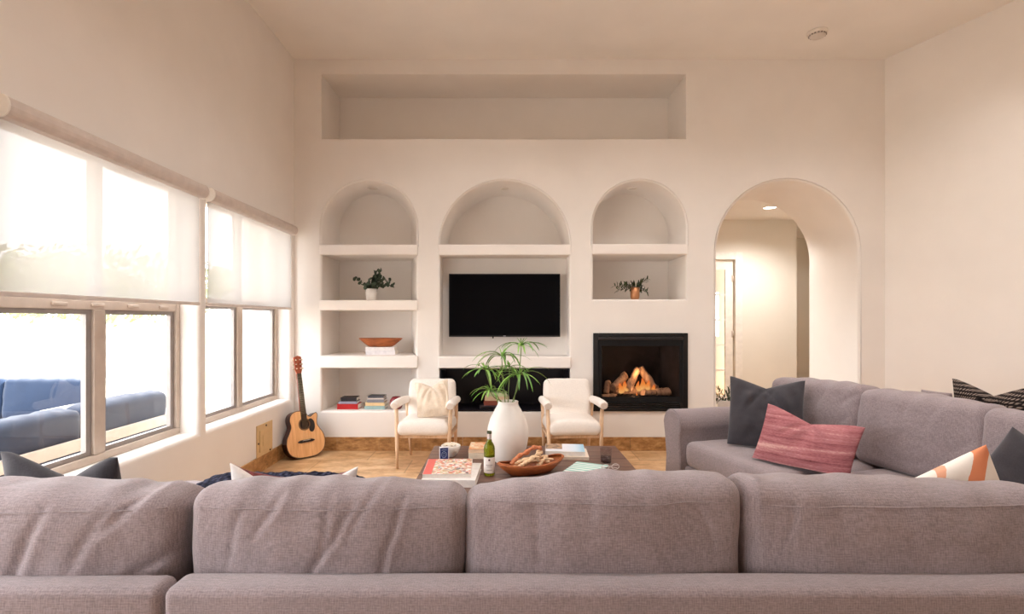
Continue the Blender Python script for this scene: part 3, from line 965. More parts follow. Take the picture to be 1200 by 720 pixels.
# ------------------------------------------------------------------ coffee table
TT = .40
tb = thing('coffee_table', 'low dark brown wooden coffee table covered with books and objects', 'table', (.172, 3.81, 0))
bm = B()
TX, TY0, TY1 = .732, -.62, .61
for i in range(6):
    x0, x1 = -TX + 2 * TX * i / 6, -TX + 2 * TX * (i + 1) / 6
    box(bm, (-TX, TY0 + (TY1 - TY0) * i / 6 + .001, TT - .05), (TX, TY0 + (TY1 - TY0) * (i + 1) / 6 - .001, TT), .003)
link('table_top', bm, M['tabletop'], tb)
bm = B()
for y in (TY0 + .07, TY1 - .09): box(bm, (-TX + .1, y, TT - .13), (TX - .1, y + .02, TT - .051))
for x in (-TX + .07, TX - .09): box(bm, (x, TY0 + .1, TT - .13), (x + .02, TY1 - .1, TT - .051))
link('apron', bm, M['tabletop'], tb)
for x in (-TX + .04, TX - .12):
    for y in (TY0 + .04, TY1 - .12):
        bm = B(); box(bm, (x, y, 0), (x + .08, y + .08, TT - .051), .005); link('leg', bm, M['tabletop'], tb)
TS = TT + .001

# vase + umbrella sedge
VP = Vector((.032, 3.92, TS))
sc_ = 1.0
prof = [(a_, z_ * .945) for a_, z_ in [(.0, 0), (.085, .0), (.098, .01), (.118, .06), (.138, .13), (.1485, .20), (.145, .26), (.127, .33), (.098, .39), (.076, .43), (.0725, .447), (.0755, .458), (.070, .462), (.064, .455), (.062, .44), (.085, .38), (.11, .3), (.12, .2), (.09, .05), (0, .03)]]
bm = B(); lathe(bm, prof, seg=48, cap=False)
o = link('vase', bm, M['ceramic'], None, True, VP); tag(o, 'large egg shaped white ceramic vase on the coffee table', 'vase')
sd = thing('umbrella_sedge', 'tall green umbrella sedge with drooping leaves in the white vase', 'plant', VP)
def strap(bm, p0, d, L, w, droop, mi=0, n=8):
    """long drooping leaf from p0 starting along d"""
    d = Vector(d).normalized(); p = Vector(p0); side = d.cross(Vector((0, 0, 1)))
    if side.length < .05: side = Vector((1, 0, 0))
    side.normalize(); prev = None
    for i in range(n + 1):
        t = i / n
        ww = w * (math.sin(PI * min(1, .15 + t * .85)) ** .6) * .5 + .0006
        nn = side.cross(d).normalized()
        a, b, c = p - side * ww + nn * ww * .35, p, p + side * ww + nn * ww * .35
        row = [bm.verts.new(q) for q in (a, b, c)]
        if prev:
            for k_ in (0, 1):
                f = bm.faces.new([prev[k_], prev[k_ + 1], row[k_ + 1], row[k_]]); f.smooth = True; f.material_index = mi
        prev = row
        p = p + d * (L / n); d = (d + Vector((0, 0, -droop / n))).normalized()
heads = [((611, 406), -.02, 13, .23, 2), ((588, 418), .05, 15, .24, 3), ((569, 434), -.05, 15, .21, 4), ((609, 440), -.1, 17, .25, 5), ((574, 459), -.12, 13, .18, 6), ((597, 431), .1, 11, .21, 7)]
for (px, dy, n, L, sd_) in [(h[0], h[1], h[2], h[3], h[4]) for h in heads]:
    rnd = random.Random(sd_)
    tip = at(px[0], px[1], VP.y + dy) - VP
    bm = B()
    base_ = Vector((max(-.04, min(.04, tip.x * .3)) + rnd.uniform(-.01, .01), dy * .25, .40))
    low = Vector((base_.x * .3, dy * .1, .06))
    mid_ = (base_ + tip) / 2 + Vector((tip.x * .12, 0, .01))
    pts = spline([low, base_, mid_, tip], 6)
    tube(bm, pts, .0034, 7); st_ = link('stem', bm, M['stem'], sd, True)
    bm = B()
    for i in range(n):
        an = 2 * PI * i / n + rnd.uniform(-.25, .25)
        el = rnd.uniform(.1, .75)
        strap(bm, tip, (math.cos(an), math.sin(an), el), L * rnd.uniform(.7, 1.12), rnd.uniform(.011, .018), rnd.uniform(1.0, 2.3), 0 if rnd.random() < .6 else 1)
    for i in range(5):
        an = rnd.uniform(0, 2 * PI); strap(bm, tip, (math.cos(an) * .5, math.sin(an) * .5, 1), L * .35, .006, .8, 1, 5)
    link('leaf_whorl', bm, [M['leaf'], M['leafpale']], sd, True)

# bottle
def bottle():
    p = at(573.5, 557, 3.585)
    t = thing('wine_bottle', 'green glass wine bottle with a white label in front of the vase', 'bottle', (p.x, 3.585, TS))
    tg = NT('green_bottle_glass')
    b = tg.bsdf(s2l((150, 158, 40)), .05, 0, .5); b.inputs['Transmission Weight'].default_value = .8; b.inputs['IOR'].default_value = 1.3
    bm = B(); lathe(bm, [(0, .004), (.03, 0), (.0365, .006), (.0365, .175), (.034, .19), (.026, .207), (.0165, .222), (.0145, .24), (.0145, .283), (.0, .284)], seg=28, cap=False); link('glass_body', bm, tg.m, t, True)
    bm = B(); lathe(bm, [(.0371, .02), (.0371, .122)], seg=28, cap=False); lb = link('paper_label', bm, plain('bottle_label', (236, 228, 222), .7), t, True)
    PM = plain('label_print', (96, 60, 60), .7)
    for (u, z0, z1, w) in ((0, .10, .112, .006), (0, .072, .075, .022), (0, .062, .064, .016), (0, .04, .042, .02)):
        bm = B()
        for i in range(6):
            a0, a1 = -PI / 2 + (u - w + 2 * w * i / 6) / .0371, -PI / 2 + (u - w + 2 * w * (i + 1) / 6) / .0371
            quad(bm, *[(.0374 * math.cos(a), .0374 * math.sin(a), z) for a, z in ((a0, z0), (a1, z0), (a1, z1), (a0, z1))])
        bmesh.ops.remove_doubles(bm, verts=bm.verts, dist=1e-6); link('print_line', bm, PM, lb)
    bm = B(); lathe(bm, [(.0152, .236), (.0155, .284), (.0158, .2845), (0, .286)], seg=20, cap=False); link('foil_cap', bm, plain('foil_white', (222, 214, 212), .35, .3), t, True)
    bm = B(); lathe(bm, [(.0162, .272), (.0162, .288), (0, .289)], seg=20, cap=False); link('neck_ring', bm, plain('dark_green_foil', (52, 58, 24), .4), t, True)
bottle()

# books -------------------------------------------------------------
def book(label, cx, cy, z, w, d, h, rz, cover, group, cat='book', topmat=None, fz=None):
    t = thing('book', label, cat, (cx, cy, z), rz, group)
    c = min(.004, h * .12)
    bm = B()
    box(bm, (-w / 2, -d / 2, 0), (w / 2, d / 2, c)); box(bm, (-w / 2, -d / 2, h - c), (w / 2, d / 2, h))
    # rounded spine on the front long side or left side
    if fz == 'left': box(bm, (-w / 2, -d / 2, c), (-w / 2 + c, d / 2, h - c))
    else: box(bm, (-w / 2, -d / 2, c), (w / 2, -d / 2 + c, h - c))
    link('cover', bm, [cover], t)
    bm = B()
    if fz == 'left': box(bm, (-w / 2 + c, -d / 2 + .004, c), (w / 2 - .004, d / 2 - .004, h - c))
    else: box(bm, (-w / 2 + .004, -d / 2 + c, c), (w / 2 - .004, d / 2 - .004, h - c))
    link('pages', bm, M['pages'], t)
    if topmat:
        bm = B(); quad(bm, (-w / 2 + .002, -d / 2 + .002, h + .0006), (w / 2 - .002, -d / 2 + .002, h + .0006), (w / 2 - .002, d / 2 - .002, h + .0006), (-w / 2 + .002, d / 2 - .002, h + .0006))
        link('cover_picture', bm, topmat, t)
    return t
def collage(name, cols, scale, split=None, stretch=(1, 1, 1)):
    t = NT(name)
    b = t.bsdf((1, 1, 1), .4)
    v = t.n('ShaderNodeTexVoronoi'); v.inputs['Scale'].default_value = scale
    vec = t.coords(stretch)
    t.l(vec, v.inputs['Vector'])
    sp = t.n('ShaderNodeSeparateColor'); t.l(v.outputs['Color'], sp.inputs[0])
    col = t.ramp(sp.outputs[0], [(i / max(1, len(cols) - 1), s2l(c)) for i, c in enumerate(cols)])
    if split:
        x, ccol = split
        sx = t.n('ShaderNodeSeparateXYZ'); t.l(t.coords(), sx.inputs[0])
        g_ = t.math('GREATER_THAN', sx.outputs[0], x)
        mx = t.n('ShaderNodeMixRGB'); t.l(g_, mx.inputs[0]); mx.inputs[1].default_value = (*s2l(ccol), 1); t.l(col, mx.inputs[2]); col = mx.outputs[0]
    t.l(col, b.inputs['Base Color'])
    return t.m
bg = 'books on the coffee table'
wh = bookm('white_cover', (230, 224, 220))
book('large white edged book at the bottom under the colourful cover, near the sofa back', -.325, 3.52, TS, .33, .40, .045, R(-3), wh, bg)
book('big book with a colourful mosaic cover and red edge beside the wine bottle', -.355, 3.545, TS + .0465, .30, .37, .022, R(2), bookm('red_white_cover', (226, 216, 212)), bg, fz='left',
     topmat=collage('mosaic_cover', [(236, 228, 216), (190, 60, 50), (240, 214, 180), (60, 60, 70), (240, 232, 226), (226, 120, 90), (180, 170, 120), (238, 232, 226), (240, 236, 230)], 60, (-.095, (214, 92, 84))))
book('thick cream book below the orange printed one behind the bottle', -.165, 4.12, TS, .19, .25, .04, R(2), bookm('cream_cover', (228, 212, 190)), bg)
book('small book with an orange printed cover atop the thick cream book', -.165, 4.125, TS + .0415, .18, .24, .026, R(-1), bookm('tan_cover', (222, 190, 160)), bg,
     topmat=collage('orange_cover', [(238, 206, 160), (226, 140, 80), (240, 224, 200), (230, 170, 110)], 34))
book('wide pale book lying under the one with the photo cover, near the empty armchair', .475, 4.1, TS, .31, .27, .024, R(-4), bookm('pale_tan_cover', (222, 206, 190)), bg)
book('white book with a food photo and pale blue corner on its cover', .462, 4.115, TS + .0255, .29, .25, .03, R(-5), wh, bg,
     topmat=collage('photo_cover', [(232, 230, 232), (150, 110, 80), (228, 226, 230), (120, 84, 60), (206, 176, 140)], 20, (-.3, (236, 234, 236))))
# make the photo cover: picture on its left, white to blue on its right
def photo_cover():
    t = NT('food_photo_cover')
    b = t.bsdf((1, 1, 1), .35)
    v = t.n('ShaderNodeTexVoronoi'); v.inputs['Scale'].default_value = 34
    t.l(t.coords(), v.inputs['Vector'])
    sp = t.n('ShaderNodeSeparateColor'); t.l(v.outputs['Color'], sp.inputs[0])
    pic = t.ramp(sp.outputs[0], [(0, s2l((90, 62, 50))), (.4, s2l((190, 150, 110))), (.7, s2l((130, 96, 76))), (1, s2l((226, 200, 160)))])
    sx = t.n('ShaderNodeSeparateXYZ'); t.l(t.coords(), sx.inputs[0])
    wb = t.ramp(t.math('ADD', t.math('MULTIPLY', sx.outputs[0], 3.2), .5), [(.5, s2l((226, 226, 234))), (.75, s2l((206, 222, 236))), (.95, s2l((140, 190, 214)))])
    m = t.n('ShaderNodeMixRGB')
    inx = t.math('MULTIPLY', t.math('LESS_THAN', sx.outputs[0], -.02), t.math('GREATER_THAN', sx.outputs[1], -.05))
    t.l(inx, m.inputs[0]); t.l(wb, m.inputs[1]); t.l(pic, m.inputs[2]); t.l(m.outputs[0], b.inputs['Base Color'])
    return t.m
for o in bpy.data.objects:
    if o.name.startswith('cover_picture') and o.data.materials[0].name.startswith('photo_cover'): o.data.materials[0] = photo_cover()

# blue box, bowl, tumbler, magazine, spectacles
p = at(520.5, 538, 3.93)
bx = thing('blue_box', 'small dark blue box with a white ring emblem beside the white bowl', 'box', (p.x, 3.93, TS), R(14))
bm = B(); box(bm, (-.033, -.016, 0), (.033, .016, .103), .002); link('carton', bm, plain('white_carton', (226, 226, 232), .5), bx)
bm = B(); box(bm, (-.032, -.0172, .004), (.026, -.0162, .1)); fp = link('front_panel', bm, plain('navy_print', (34, 52, 110), .45), bx)
bm = B()
for (r0, r1) in ((.016, .0185), (.008, .0095)):
    for i in range(24):
        a0, a1 = 2 * PI * i / 24, 2 * PI * (i + 1) / 24
        quad(bm, *[(-.003 + r * math.cos(a), -.0176, .052 + 1.25 * r * math.sin(a)) for r, a in ((r0, a0), (r1, a0), (r1, a1), (r0, a1))])
for z in (.016, .084): quad(bm, (-.022, -.0176, z), (.016, -.0176, z), (.016, -.0176, z + .003), (-.022, -.0176, z + .003))
link('emblem', bm, plain('pale_blue_print', (170, 186, 216), .5), fp)
p = at(527, 533, 4.07)
bm = B(); lathe(bm, [(0, .0), (.03, 0), (.034, .006), (.055, .03), (.069, .06), (.072, .082), (.069, .083), (.064, .06), (.05, .034), (.03, .014), (0, .01)], seg=36, cap=False)
bw = thing('bowl', 'white round bowl holding white blossoms near the far edge of the table', 'bowl', (p.x + .008, 4.08, TS))
link('bowl_body', bm, M['ceramic'], bw, True)
rnd = random.Random(3)
for i in range(5):
    bm = B(); a = i * 1.256; c = Vector((.034 * math.cos(a), .034 * math.sin(a), .078))
    for k_ in range(6): 
        b_ = k_ * PI / 3; strap(bm, c, (math.cos(b_), math.sin(b_), .8), .035, .018, .9, 0, 4)
    link('blossom', bm, plain('blossom_white_%d' % i, (240, 226, 206), .6), bw, True)

p = at(710.5, 541, 3.83)
tm = thing('tumbler', 'clear glass tumbler with dark red drink near the table edge', 'glass', (p.x + .005, 3.87, TS))
bm = B(); lathe(bm, [(0, .0), (.034, 0), (.037, .004), (.041, .11), (.039, .11), (.035, .012), (0, .012)], seg=28, cap=False); link('glass_body', bm, M['tumbler'], tm, True)
bm = B(); lathe(bm, [(0, .0125), (.0345, .0125), (.0365, .052), (0, .052)], seg=28, cap=False); link('drink', bm, plain('dark_wine', (44, 14, 18), .15), tm, True)
# magazine
def aqua():
    t = NT('aqua_striped_cover')
    b = t.bsdf((1, 1, 1), .35)
    w = t.n('ShaderNodeTexWave'); w.bands_direction = 'Y'; w.inputs['Scale'].default_value = 7; w.inputs['Distortion'].default_value = .8
    t.l(t.coords(), w.inputs[0])
    t.l(t.ramp(w.outputs['Fac'], [(.25, s2l((120, 190, 178))), (.5, s2l((196, 226, 218))), (.75, s2l((234, 236, 234)))]), b.inputs['Base Color'])
    return t.m
bm = B(); box(bm, (-.115, -.15, 0), (.115, .15, .006), .0015)
o = link('magazine', bm, aqua(), None, False, (.56, 3.72, TS)); o.rotation_euler.z = R(-27); tag(o, 'aqua striped magazine lying next to the tumbler', 'magazine')
# spectacles
sp_ = thing('spectacles', 'folded clear framed glasses lying in front of the tumbler', 'eyeglasses', (.725, 3.70, TS), R(12))
mt = plain('clear_frame', (214, 204, 200), .25)
for s in (-1, 1):
    bm = B(); tube(bm, [(s * .036 + .026 * math.cos(2 * PI * i / 20), .0, .022 + .019 * math.sin(2 * PI * i / 20)) for i in range(21)], .0024, 6); link('lens_rim', bm, mt, sp_, True)
    bm = B(); tube(bm, spline([(s * .063, .002, .028), (s * .05, .03 + .008 * s, .02), (-s * .04, .034 + .008 * s, .008), (-s * .06, .03 + .008 * s, .004)], 6), .002, 6); link('temple', bm, mt, sp_, True)
bm = B(); tube(bm, [(-.011, 0, .025), (0, -.002, .029), (.011, 0, .025)], .002, 6); link('bridge', bm, mt, sp_, True)

# carved boat bowl with bleached branches
bb = thing('carved_bowl', 'long carved reddish wooden bowl in front of the vase', 'bowl', (.185, 3.63, TS), R(28))
bm = B(); n = 40; rings_o, rings_i = [], []
Ln, Wd = .255, .10
def ell(s_, hgt, shrink=1):
    out = []
    for i in range(n):
        a = 2 * PI * i / n
        x = Ln * s_ * math.copysign(abs(math.cos(a)) ** .9, math.cos(a)); y = Wd * s_ * math.sin(a) * shrink
        out.append((x, y, hgt + (.03 * (abs(x) / Ln) ** 2 if hgt > .03 else 0)))
    return out
L_ = [ell(.45, 0), ell(.62, .006), ell(.86, .032), ell(1.0, .062), ell(.975, .066), ell(.83, .036), ell(.55, .014), ell(.3, .011)]
R_ = [[bm.verts.new(p) for p in l] for l in L_]
for a, b in zip(R_, R_[1:]):
    for i in range(n): bm.faces.new([a[i], a[(i + 1) % n], b[(i + 1) % n], b[i]]).smooth = True
bm.faces.new(R_[0]); bm.faces.new(R_[-1])
link('bowl_body', bm, M['acacia'], bb)
bm = B(); tube(bm, [(Ln * .94 * math.cos(a), Wd * .94 * math.sin(a), .066 + .028 * math.cos(a) ** 2) for a in [2 * PI * i / 40 for i in range(41)]], .006, 6); link('rim', bm, M['acacia'], bb, True)
brm = plain('bleached_wood', (220, 186, 150), .8, 0, .3, .2, 60)
brm2 = plain('tan_wood', (196, 124, 88), .8, 0, .3, .2, 60)
specs = [((-.13, -.02, .035), (.0, .02, .07), (.13, -.01, .06)), ((-.11, .03, .05), (-.02, -.02, .085), (.07, .03, .075)), ((-.06, -.05, .06), (.03, -.03, .095), (.10, .03, .09)),
         ((-.14, .02, .06), (-.07, .04, .10), (.01, .045, .12)), ((-.03, .05, .09), (.04, .03, .13), (.09, .01, .115)), ((.02, -.05, .05), (.08, -.02, .08), (.14, .03, .085)),
         ((-.17, .0, .05), (-.12, -.01, .06), (-.06, -.03, .065)), ((-.02, .055, .06), (.06, .05, .085), (.13, .04, .08)), ((-.1, -.04, .06), (-.04, -.045, .085), (.03, -.045, .08))]
names = ['pale bleached branch lying lowest along the wooden bowl', 'pale branch crossing the middle of the wooden bowl', 'pale forked branch slanting over the others in the wooden bowl',
         'tan branch at the vase side of the wooden bowl', 'reddish branch topmost on the pile in the wooden bowl', 'short branch at the tumbler end of the wooden bowl', 'short pale branch at the bottle end of the wooden bowl',
         'pale branch along the vase side rim of the wooden bowl', 'pale branch along the sofa side rim of the wooden bowl']
for i, (a, b, c) in enumerate(specs):
    bm = B(); rr = random.Random(i)
    mpos = Vector((.185, 3.63, TS))
    pts = spline([a, b, c], 8)
    pts = [p + Vector((0, 0, (0, .02, .03, .012, .03, .0, -.005, .0, .012)[i])) for p in pts]
    pts = [p + Vector((rr.uniform(-.003, .003), rr.uniform(-.003, .003), rr.uniform(-.002, .002))) for p in pts]
    tube(bm, pts, [.0135 + .003 * math.sin(q * 1.3 + i) for q in range(len(pts))], 8)
    m_ = pts[8]
    if i in (0, 1, 2, 5): tube(bm, spline([m_, m_ + Vector((.02, -.03 if i % 2 else .03, .015)), m_ + Vector((.05, -.045 if i % 2 else .04, .012))], 5), [.008] * 5 + [.007] * 5 + [.005], 7)
    o = link('branch', bm, brm2 if i in (3, 4) else brm, None, True, mpos); o.rotation_euler.z = R(28); tag(o, names[i], 'branch', 'bleached branches in the wooden bowl')

# ------------------------------------------------------------------ niche objects
# television
tx0, tx1, tz0, tz1 = wx(526), wx(656.5), wz(395), wz(321)
TVY = YB + .10
ss = TVY / YB
cxm = (tx0 + tx1) / 2 * ss; tw = (tx1 - tx0) * ss; zc_ = H + ((tz0 + tz1) / 2 - H) * ss; thh = (tz1 - tz0) * ss
tv = thing('television', 'black flat screen television mounted in the middle niche', 'television', (cxm, TVY, zc_ - thh / 2))
bm = B(); box(bm, (-tw / 2, 0, 0), (tw / 2, .045, thh), .004); link('housing', bm, M['blackmetal'], tv)
t_ = NT('tv_screen'); b_ = t_.bsdf((.003, .003, .004), .06, 0, .06)
bm = B(); box(bm, (-tw / 2 + .01, -.002, .018), (tw / 2 - .01, .001, thh - .01)); link('screen', bm, t_.m, tv)
bm = B(); box(bm, (-.014, -.0025, .006), (.014, -.001, .013)); link('maker_mark', bm, plain('silver_mark', (200, 200, 204), .3, .6), tv)
bm = B(); box(bm, (-.135, .008, -.018), (-.120, .03, .0), .002); link('sensor', bm, M['blackmetal'], tv)
bm = B(); box(bm, (-.2, .046, .2), (.2, YB + .24 - TVY, .5)); link('wall_mount', bm, M['blackmetal'], tv)

# fireplace
fx0, fx1, fz0, fz1 = wx(695), wx(805.5), wz(482), wz(390.5)
fp = thing('fireplace', 'black framed gas fireplace with burning logs behind glass', 'fireplace', ((fx0 + fx1) / 2, YB, fz0))
fw, fh = fx1 - fx0, fz1 - fz0
def bxp(name, lo, hi, m, parent=fp, bev=.003, smooth=False):
    bm = B(); box(bm, lo, hi, bev); return link(name, bm, m, parent)
bm = B()
b1 = .055
box(bm, (-fw / 2, -.022, 0), (-fw / 2 + b1, .0, fh), .004); box(bm, (fw / 2 - b1, -.022, 0), (fw / 2, .0, fh), .004)
box(bm, (-fw / 2 + b1, -.022, fh - .035), (fw / 2 - b1, .0, fh), .004); box(bm, (-fw / 2 + b1, -.022, 0), (fw / 2 - b1, .0, .03), .004)
link('surround', bm, M['blackmetal'], fp)
bm = B(); box(bm, (-fw / 2 + b1, -.03, fh - .075), (fw / 2 - b1, -.002, fh - .037), .008, 3); link('hood', bm, plain('dark_grey_metal', (46, 43, 44), .35, .4), fp)
iw0, iw1, iz0, iz1 = -fw / 2 + b1 + .035, fw / 2 - b1 - .035, .155, fh - .14
bm = B()
box(bm, (-fw / 2 + b1, -.012, .03), (iw0, .004, fh - .076)); box(bm, (iw1, -.012, .03), (fw / 2 - b1, .004, fh - .076))
box(bm, (iw0, -.012, iz1), (iw1, .004, fh - .076)); box(bm, (iw0, -.012, .095), (iw1, .004, iz0))
link('door_frame', bm, M['blackmatte'], fp)
for i in range(3):
    bm = B(); box(bm, (-fw / 2 + b1 + .002, -.016, .033 + .021 * i), (fw / 2 - b1 - .002, .002, .033 + .021 * i + .013), .003); link('louver', bm, M['blackmetal'], fp)
bm = B(); box(bm, (iw0, -.004, iz0), (iw1, -.001, iz1)); link('glass_front', bm, M['fireglass'], fp)
# firebox liner
bm = B()
fd = .44
e0, e1 = iw0 - .03, iw1 + .03
quad(bm, (e0, .006, .10), (e1, .006, .10), (e1 - .12, fd, .10), (e0 + .12, fd, .10))
quad(bm, (e0, .006, iz1 + .03), (e1, .006, iz1 + .03), (e1 - .12, fd, iz1 + .03), (e0 + .12, fd, iz1 + .03))
quad(bm, (e0, .006, .10), (e0 + .12, fd, .10), (e0 + .12, fd, iz1 + .03), (e0, .006, iz1 + .03))
quad(bm, (e1, .006, .10), (e1 - .12, fd, .10), (e1 - .12, fd, iz1 + .03), (e1, .006, iz1 + .03))
quad(bm, (e0 + .12, fd, .10), (e1 - .12, fd, .10), (e1 - .12, fd, iz1 + .03), (e0 + .12, fd, iz1 + .03))
link('firebox', bm, plain('soot_brick', (58, 52, 52), .9, 0, .2, .3, 12), fp)
logm = wood('fire_log_bark', (206, 172, 142), (120, 94, 80), .9, (6, 6, 2), 5)
def log(a, b, r, mi=0):
    bm = B(); pts = [Vector(a).lerp(Vector(b), i / 8) for i in range(9)]
    rr = random.Random(int(1000 * (a[0] + b[2])))
    pts = [p + Vector((rr.uniform(-.006, .006), rr.uniform(-.006, .006), rr.uniform(-.006, .006))) for p in pts]
    tube(bm, pts, [r * (1 + rr.uniform(-.12, .12)) for _ in pts], 12)
    link('log', bm, logm, fp)
bz = .17
log((-.27, .22, bz + .02), (.26, .22, bz + .03), .045)
log((-.27, .14, bz + .06), (-.10, .26, bz + .19), .045)
log((-.10, .12, bz + .05), (.03, .22, bz + .27), .042)
log((.06, .24, bz + .27), (.20, .14, bz + .05), .042)
log((.20, .11, bz + .02), (.36, .13, bz + .025), .04)
log((-.34, .15, bz + .0), (-.31, .2, bz + .13), .034)
log((-.4, .09, bz - .03), (-.24, .12, bz - .03), .03)
log((.05, .10, bz + .01), (.19, .10, bz + .02), .033)
bm = B()
for i in range(9): box(bm, (-.22 + i * .055, .07, .145), (-.205 + i * .055, .28, .16))
box(bm, (-.25, .06, .13), (.25, .075, .16)); box(bm, (-.25, .28, .13), (.25, .295, .16)); box(bm, (-.25, .06, .1), (-.235, .3, .13)); box(bm, (.235, .06, .1), (.25, .3, .13))
link('grate', bm, M['blackmatte'], fp)
def flamem():
    t = NT('flame')
    e = t.n('ShaderNodeEmission'); tr = t.n('ShaderNodeBsdfTransparent'); mx = t.n('ShaderNodeMixShader')
    sx = t.n('ShaderNodeSeparateXYZ'); t.l(t.coords(kind='Generated'), sx.inputs[0])
    t.l(t.ramp(sx.outputs[2], [(0, (1, .62, .22)), (.5, (1, .34, .07)), (1, (1, .16, .03))]), e.inputs[0])
    e.inputs[1].default_value = .75
    lw = t.n('ShaderNodeLayerWeight'); lw.inputs[0].default_value = .5
    t.l(t.ramp(lw.outputs['Facing'], [(.1, (.25, .25, .25)), (.8, (.92, .92, .92))]), mx.inputs[0])
    t.l(e.outputs[0], mx.inputs[1]); t.l(tr.outputs[0], mx.inputs[2]); t.l(mx.outputs[0], t.out.inputs[0])
    return t.m
FM = flamem()
for i, (x, y, z, h, w) in enumerate([(-.19, .1, bz + .0, .13, .04), (-.13, .13, bz + .02, .13, .04), (.01, .12, bz + .02, .13, .03), (.11, .09, bz + .04, .12, .035), (.17, .1, bz + .02, .09, .03), (.06, .15, bz + .03, .15, .04), (-.02, .07, bz - .06, .09, .014)]):
    bm = B(); pr = [(0, 0)]
    for q in range(1, 9):
        s_ = q / 8; pr.append((max(0, w * math.sin(PI * s_ ** .6) ** .8 * (1 - .3 * s_)) if q < 8 else 0, h * s_))
    lathe(bm, pr, seg=12, cap=False)
    for v in bm.verts:
        v.co.x += .25 * w * math.sin(v.co.z / h * 5 + i); v.co.y *= .5
    link('flame', bm, FM, fp, True, (x, y, z))
BG = emis('burner_glow', (.75, .5, .7), .8)
for x in (-.2, -.06, .12):
    bm = B(); box(bm, (x, .045, .125), (x + .1, .06, .132)); link('burner', bm, BG, fp)
pl = bpy.data.lights.new('fire_glow', 'POINT'); pl.energy = 1.0; pl.color = (1, .55, .25); pl.shadow_soft_size = .05
lo = bpy.data.objects.new('fire_glow', pl); COL.objects.link(lo); lo.location = ((fx0 + fx1) / 2, YB + .1, fz0 + .42)
pl = bpy.data.lights.new('fire_glow_low', 'POINT'); pl.energy = .5; pl.color = (1, .6, .35); pl.shadow_soft_size = .05
lo = bpy.data.objects.new('fire_glow', pl); COL.objects.link(lo); lo.location = ((fx0 + fx1) / 2 - .05, YB + .06, fz0 + .17)

# shelf plants
def pot_plant_euc():
    Y = YB + .2; p = at(435, 351, Y)
    z = wz(352) + .001
    t = thing('potted_eucalyptus', 'bushy dark eucalyptus in a white pot in the second niche', 'plant', (p.x, Y, z))
    bm = B(); lathe(bm, [(0, 0), (.053, 0), (.056, .004), (.061, .135), (.057, .136), (.052, .11), (0, .11)], seg=28, cap=False); link('pot', bm, M['ceramic'], t, True)
    rnd = random.Random(11)
    for s in range(16):
        a = rnd.uniform(0, 2 * PI); tilt = rnd.uniform(.4, 1.15) if s < 13 else rnd.uniform(.1, .4)
        L = rnd.uniform(.13, .22) * (1.1 if abs(math.cos(a)) > .6 else .75)
        d = Vector((math.cos(a) * math.sin(tilt), math.sin(a) * math.sin(tilt) * .6, math.cos(tilt) * 1.15 + .12))
        pts = [Vector((.02 * math.cos(a), .02 * math.sin(a), .115)) + d * L * q / 5 + Vector((0, 0, -.09 * (q / 5) ** 2 * math.sin(tilt))) for q in range(6)]
        bm = B(); tube(bm, pts, .0016, 5, 1)
        for q in range(2, 6):
            for sgn in (-1, 1, 0):
                c = pts[q]; ax = Vector((rnd.uniform(-1, 1), rnd.uniform(-1, 1), rnd.uniform(-.4, .6))).normalized()
                r_ = rnd.uniform(.017, .026); o1 = ax.orthogonal().normalized(); o2 = ax.cross(o1)
                cc = c + (o1 * sgn) * r_ * 1.1
                vs_ = [bm.verts.new(cc + r_ * (o1 * math.cos(2 * PI * k_ / 9) + .85 * o2 * math.sin(2 * PI * k_ / 9)) + ax * .003 * math.cos(4 * PI * k_ / 9)) for k_ in range(9)]
                bm.faces.new(vs_).material_index = 0
        link('sprig', bm, [M['eucalyptus'], M['twig']], t)
pot_plant_euc()
def olive_sprays(t, z0, sprays, seed, sc=1):
    rnd = random.Random(seed)
    for (dx, dy, dz, L) in sprays:
        d = Vector((dx, dy, dz)).normalized(); bm = B()
        pts = [Vector((0, 0, z0)) + d * L * q / 8 + Vector((0, 0, -.05 * sc * (q / 8) ** 2)) for q in range(9)]
        tube(bm, pts, .0018 * sc, 5, 1)
        for q in range(2, 9):
            for s in (-1, 1):
                lf = (d + Vector((rnd.uniform(-.8, .8), rnd.uniform(-.8, .8), s * .9))).normalized()
                strap(bm, pts[q], lf, rnd.uniform(.04, .065) * sc, .015 * sc, .25, 0, 4)
        link('sprig', bm, [M['olive'], M['twig']], t)
Y = YB + .22; p = at(744, 350, Y)
t = thing('potted_olive', 'spreading olive sprigs in a copper pot in the niche above the fireplace', 'plant', (p.x, Y, wz(351) + .001))
bm = B(); lathe(bm, [(0, 0), (.042, 0), (.043, .016), (.05, .03), (.053, .14), (.05, .141), (.046, .12), (0, .12)], seg=28, cap=False); link('pot', bm, M['copper'], t, True)
olive_sprays(t, .11, [(-1, .1, .45, .24), (-1, -.3, .62, .2), (-.7, .2, .8, .15), (.5, 0, .9, .17), (.75, -.1, .95, .22), (.9, .1, .2, .14), (-.3, -.3, .8, .13), (.3, -.3, .6, .12), (-.9, -.1, .25, .2), (.6, .3, .5, .12), (0, .2, 1, .12)], 5)
# hall planter
Y = 6.42
t = thing('floor_planter', 'tall pale grey planter with olive sprigs standing in the archway', 'plant', (at(851, 400, Y).x + .03, Y, 0))
bm = B(); lathe(bm, [(0, .001), (.09, .001), (.10, .02), (.125, .47), (.12, .48), (.11, .44), (0, .42)], seg=28, cap=False); link('pot', bm, M['greypot'], t, True)
olive_sprays(t, .42, [(-1, -.2, .9, .26), (-.6, .2, 1.2, .28), (.3, -.2, 1, .27), (.9, .1, .9, .25), (0, 0, 1, .24), (-.9, .3, .5, .2), (.7, .3, 1.2, .26), (-.3, -.4, 1, .22), (.4, .4, .7, .22)], 9, 1.1)

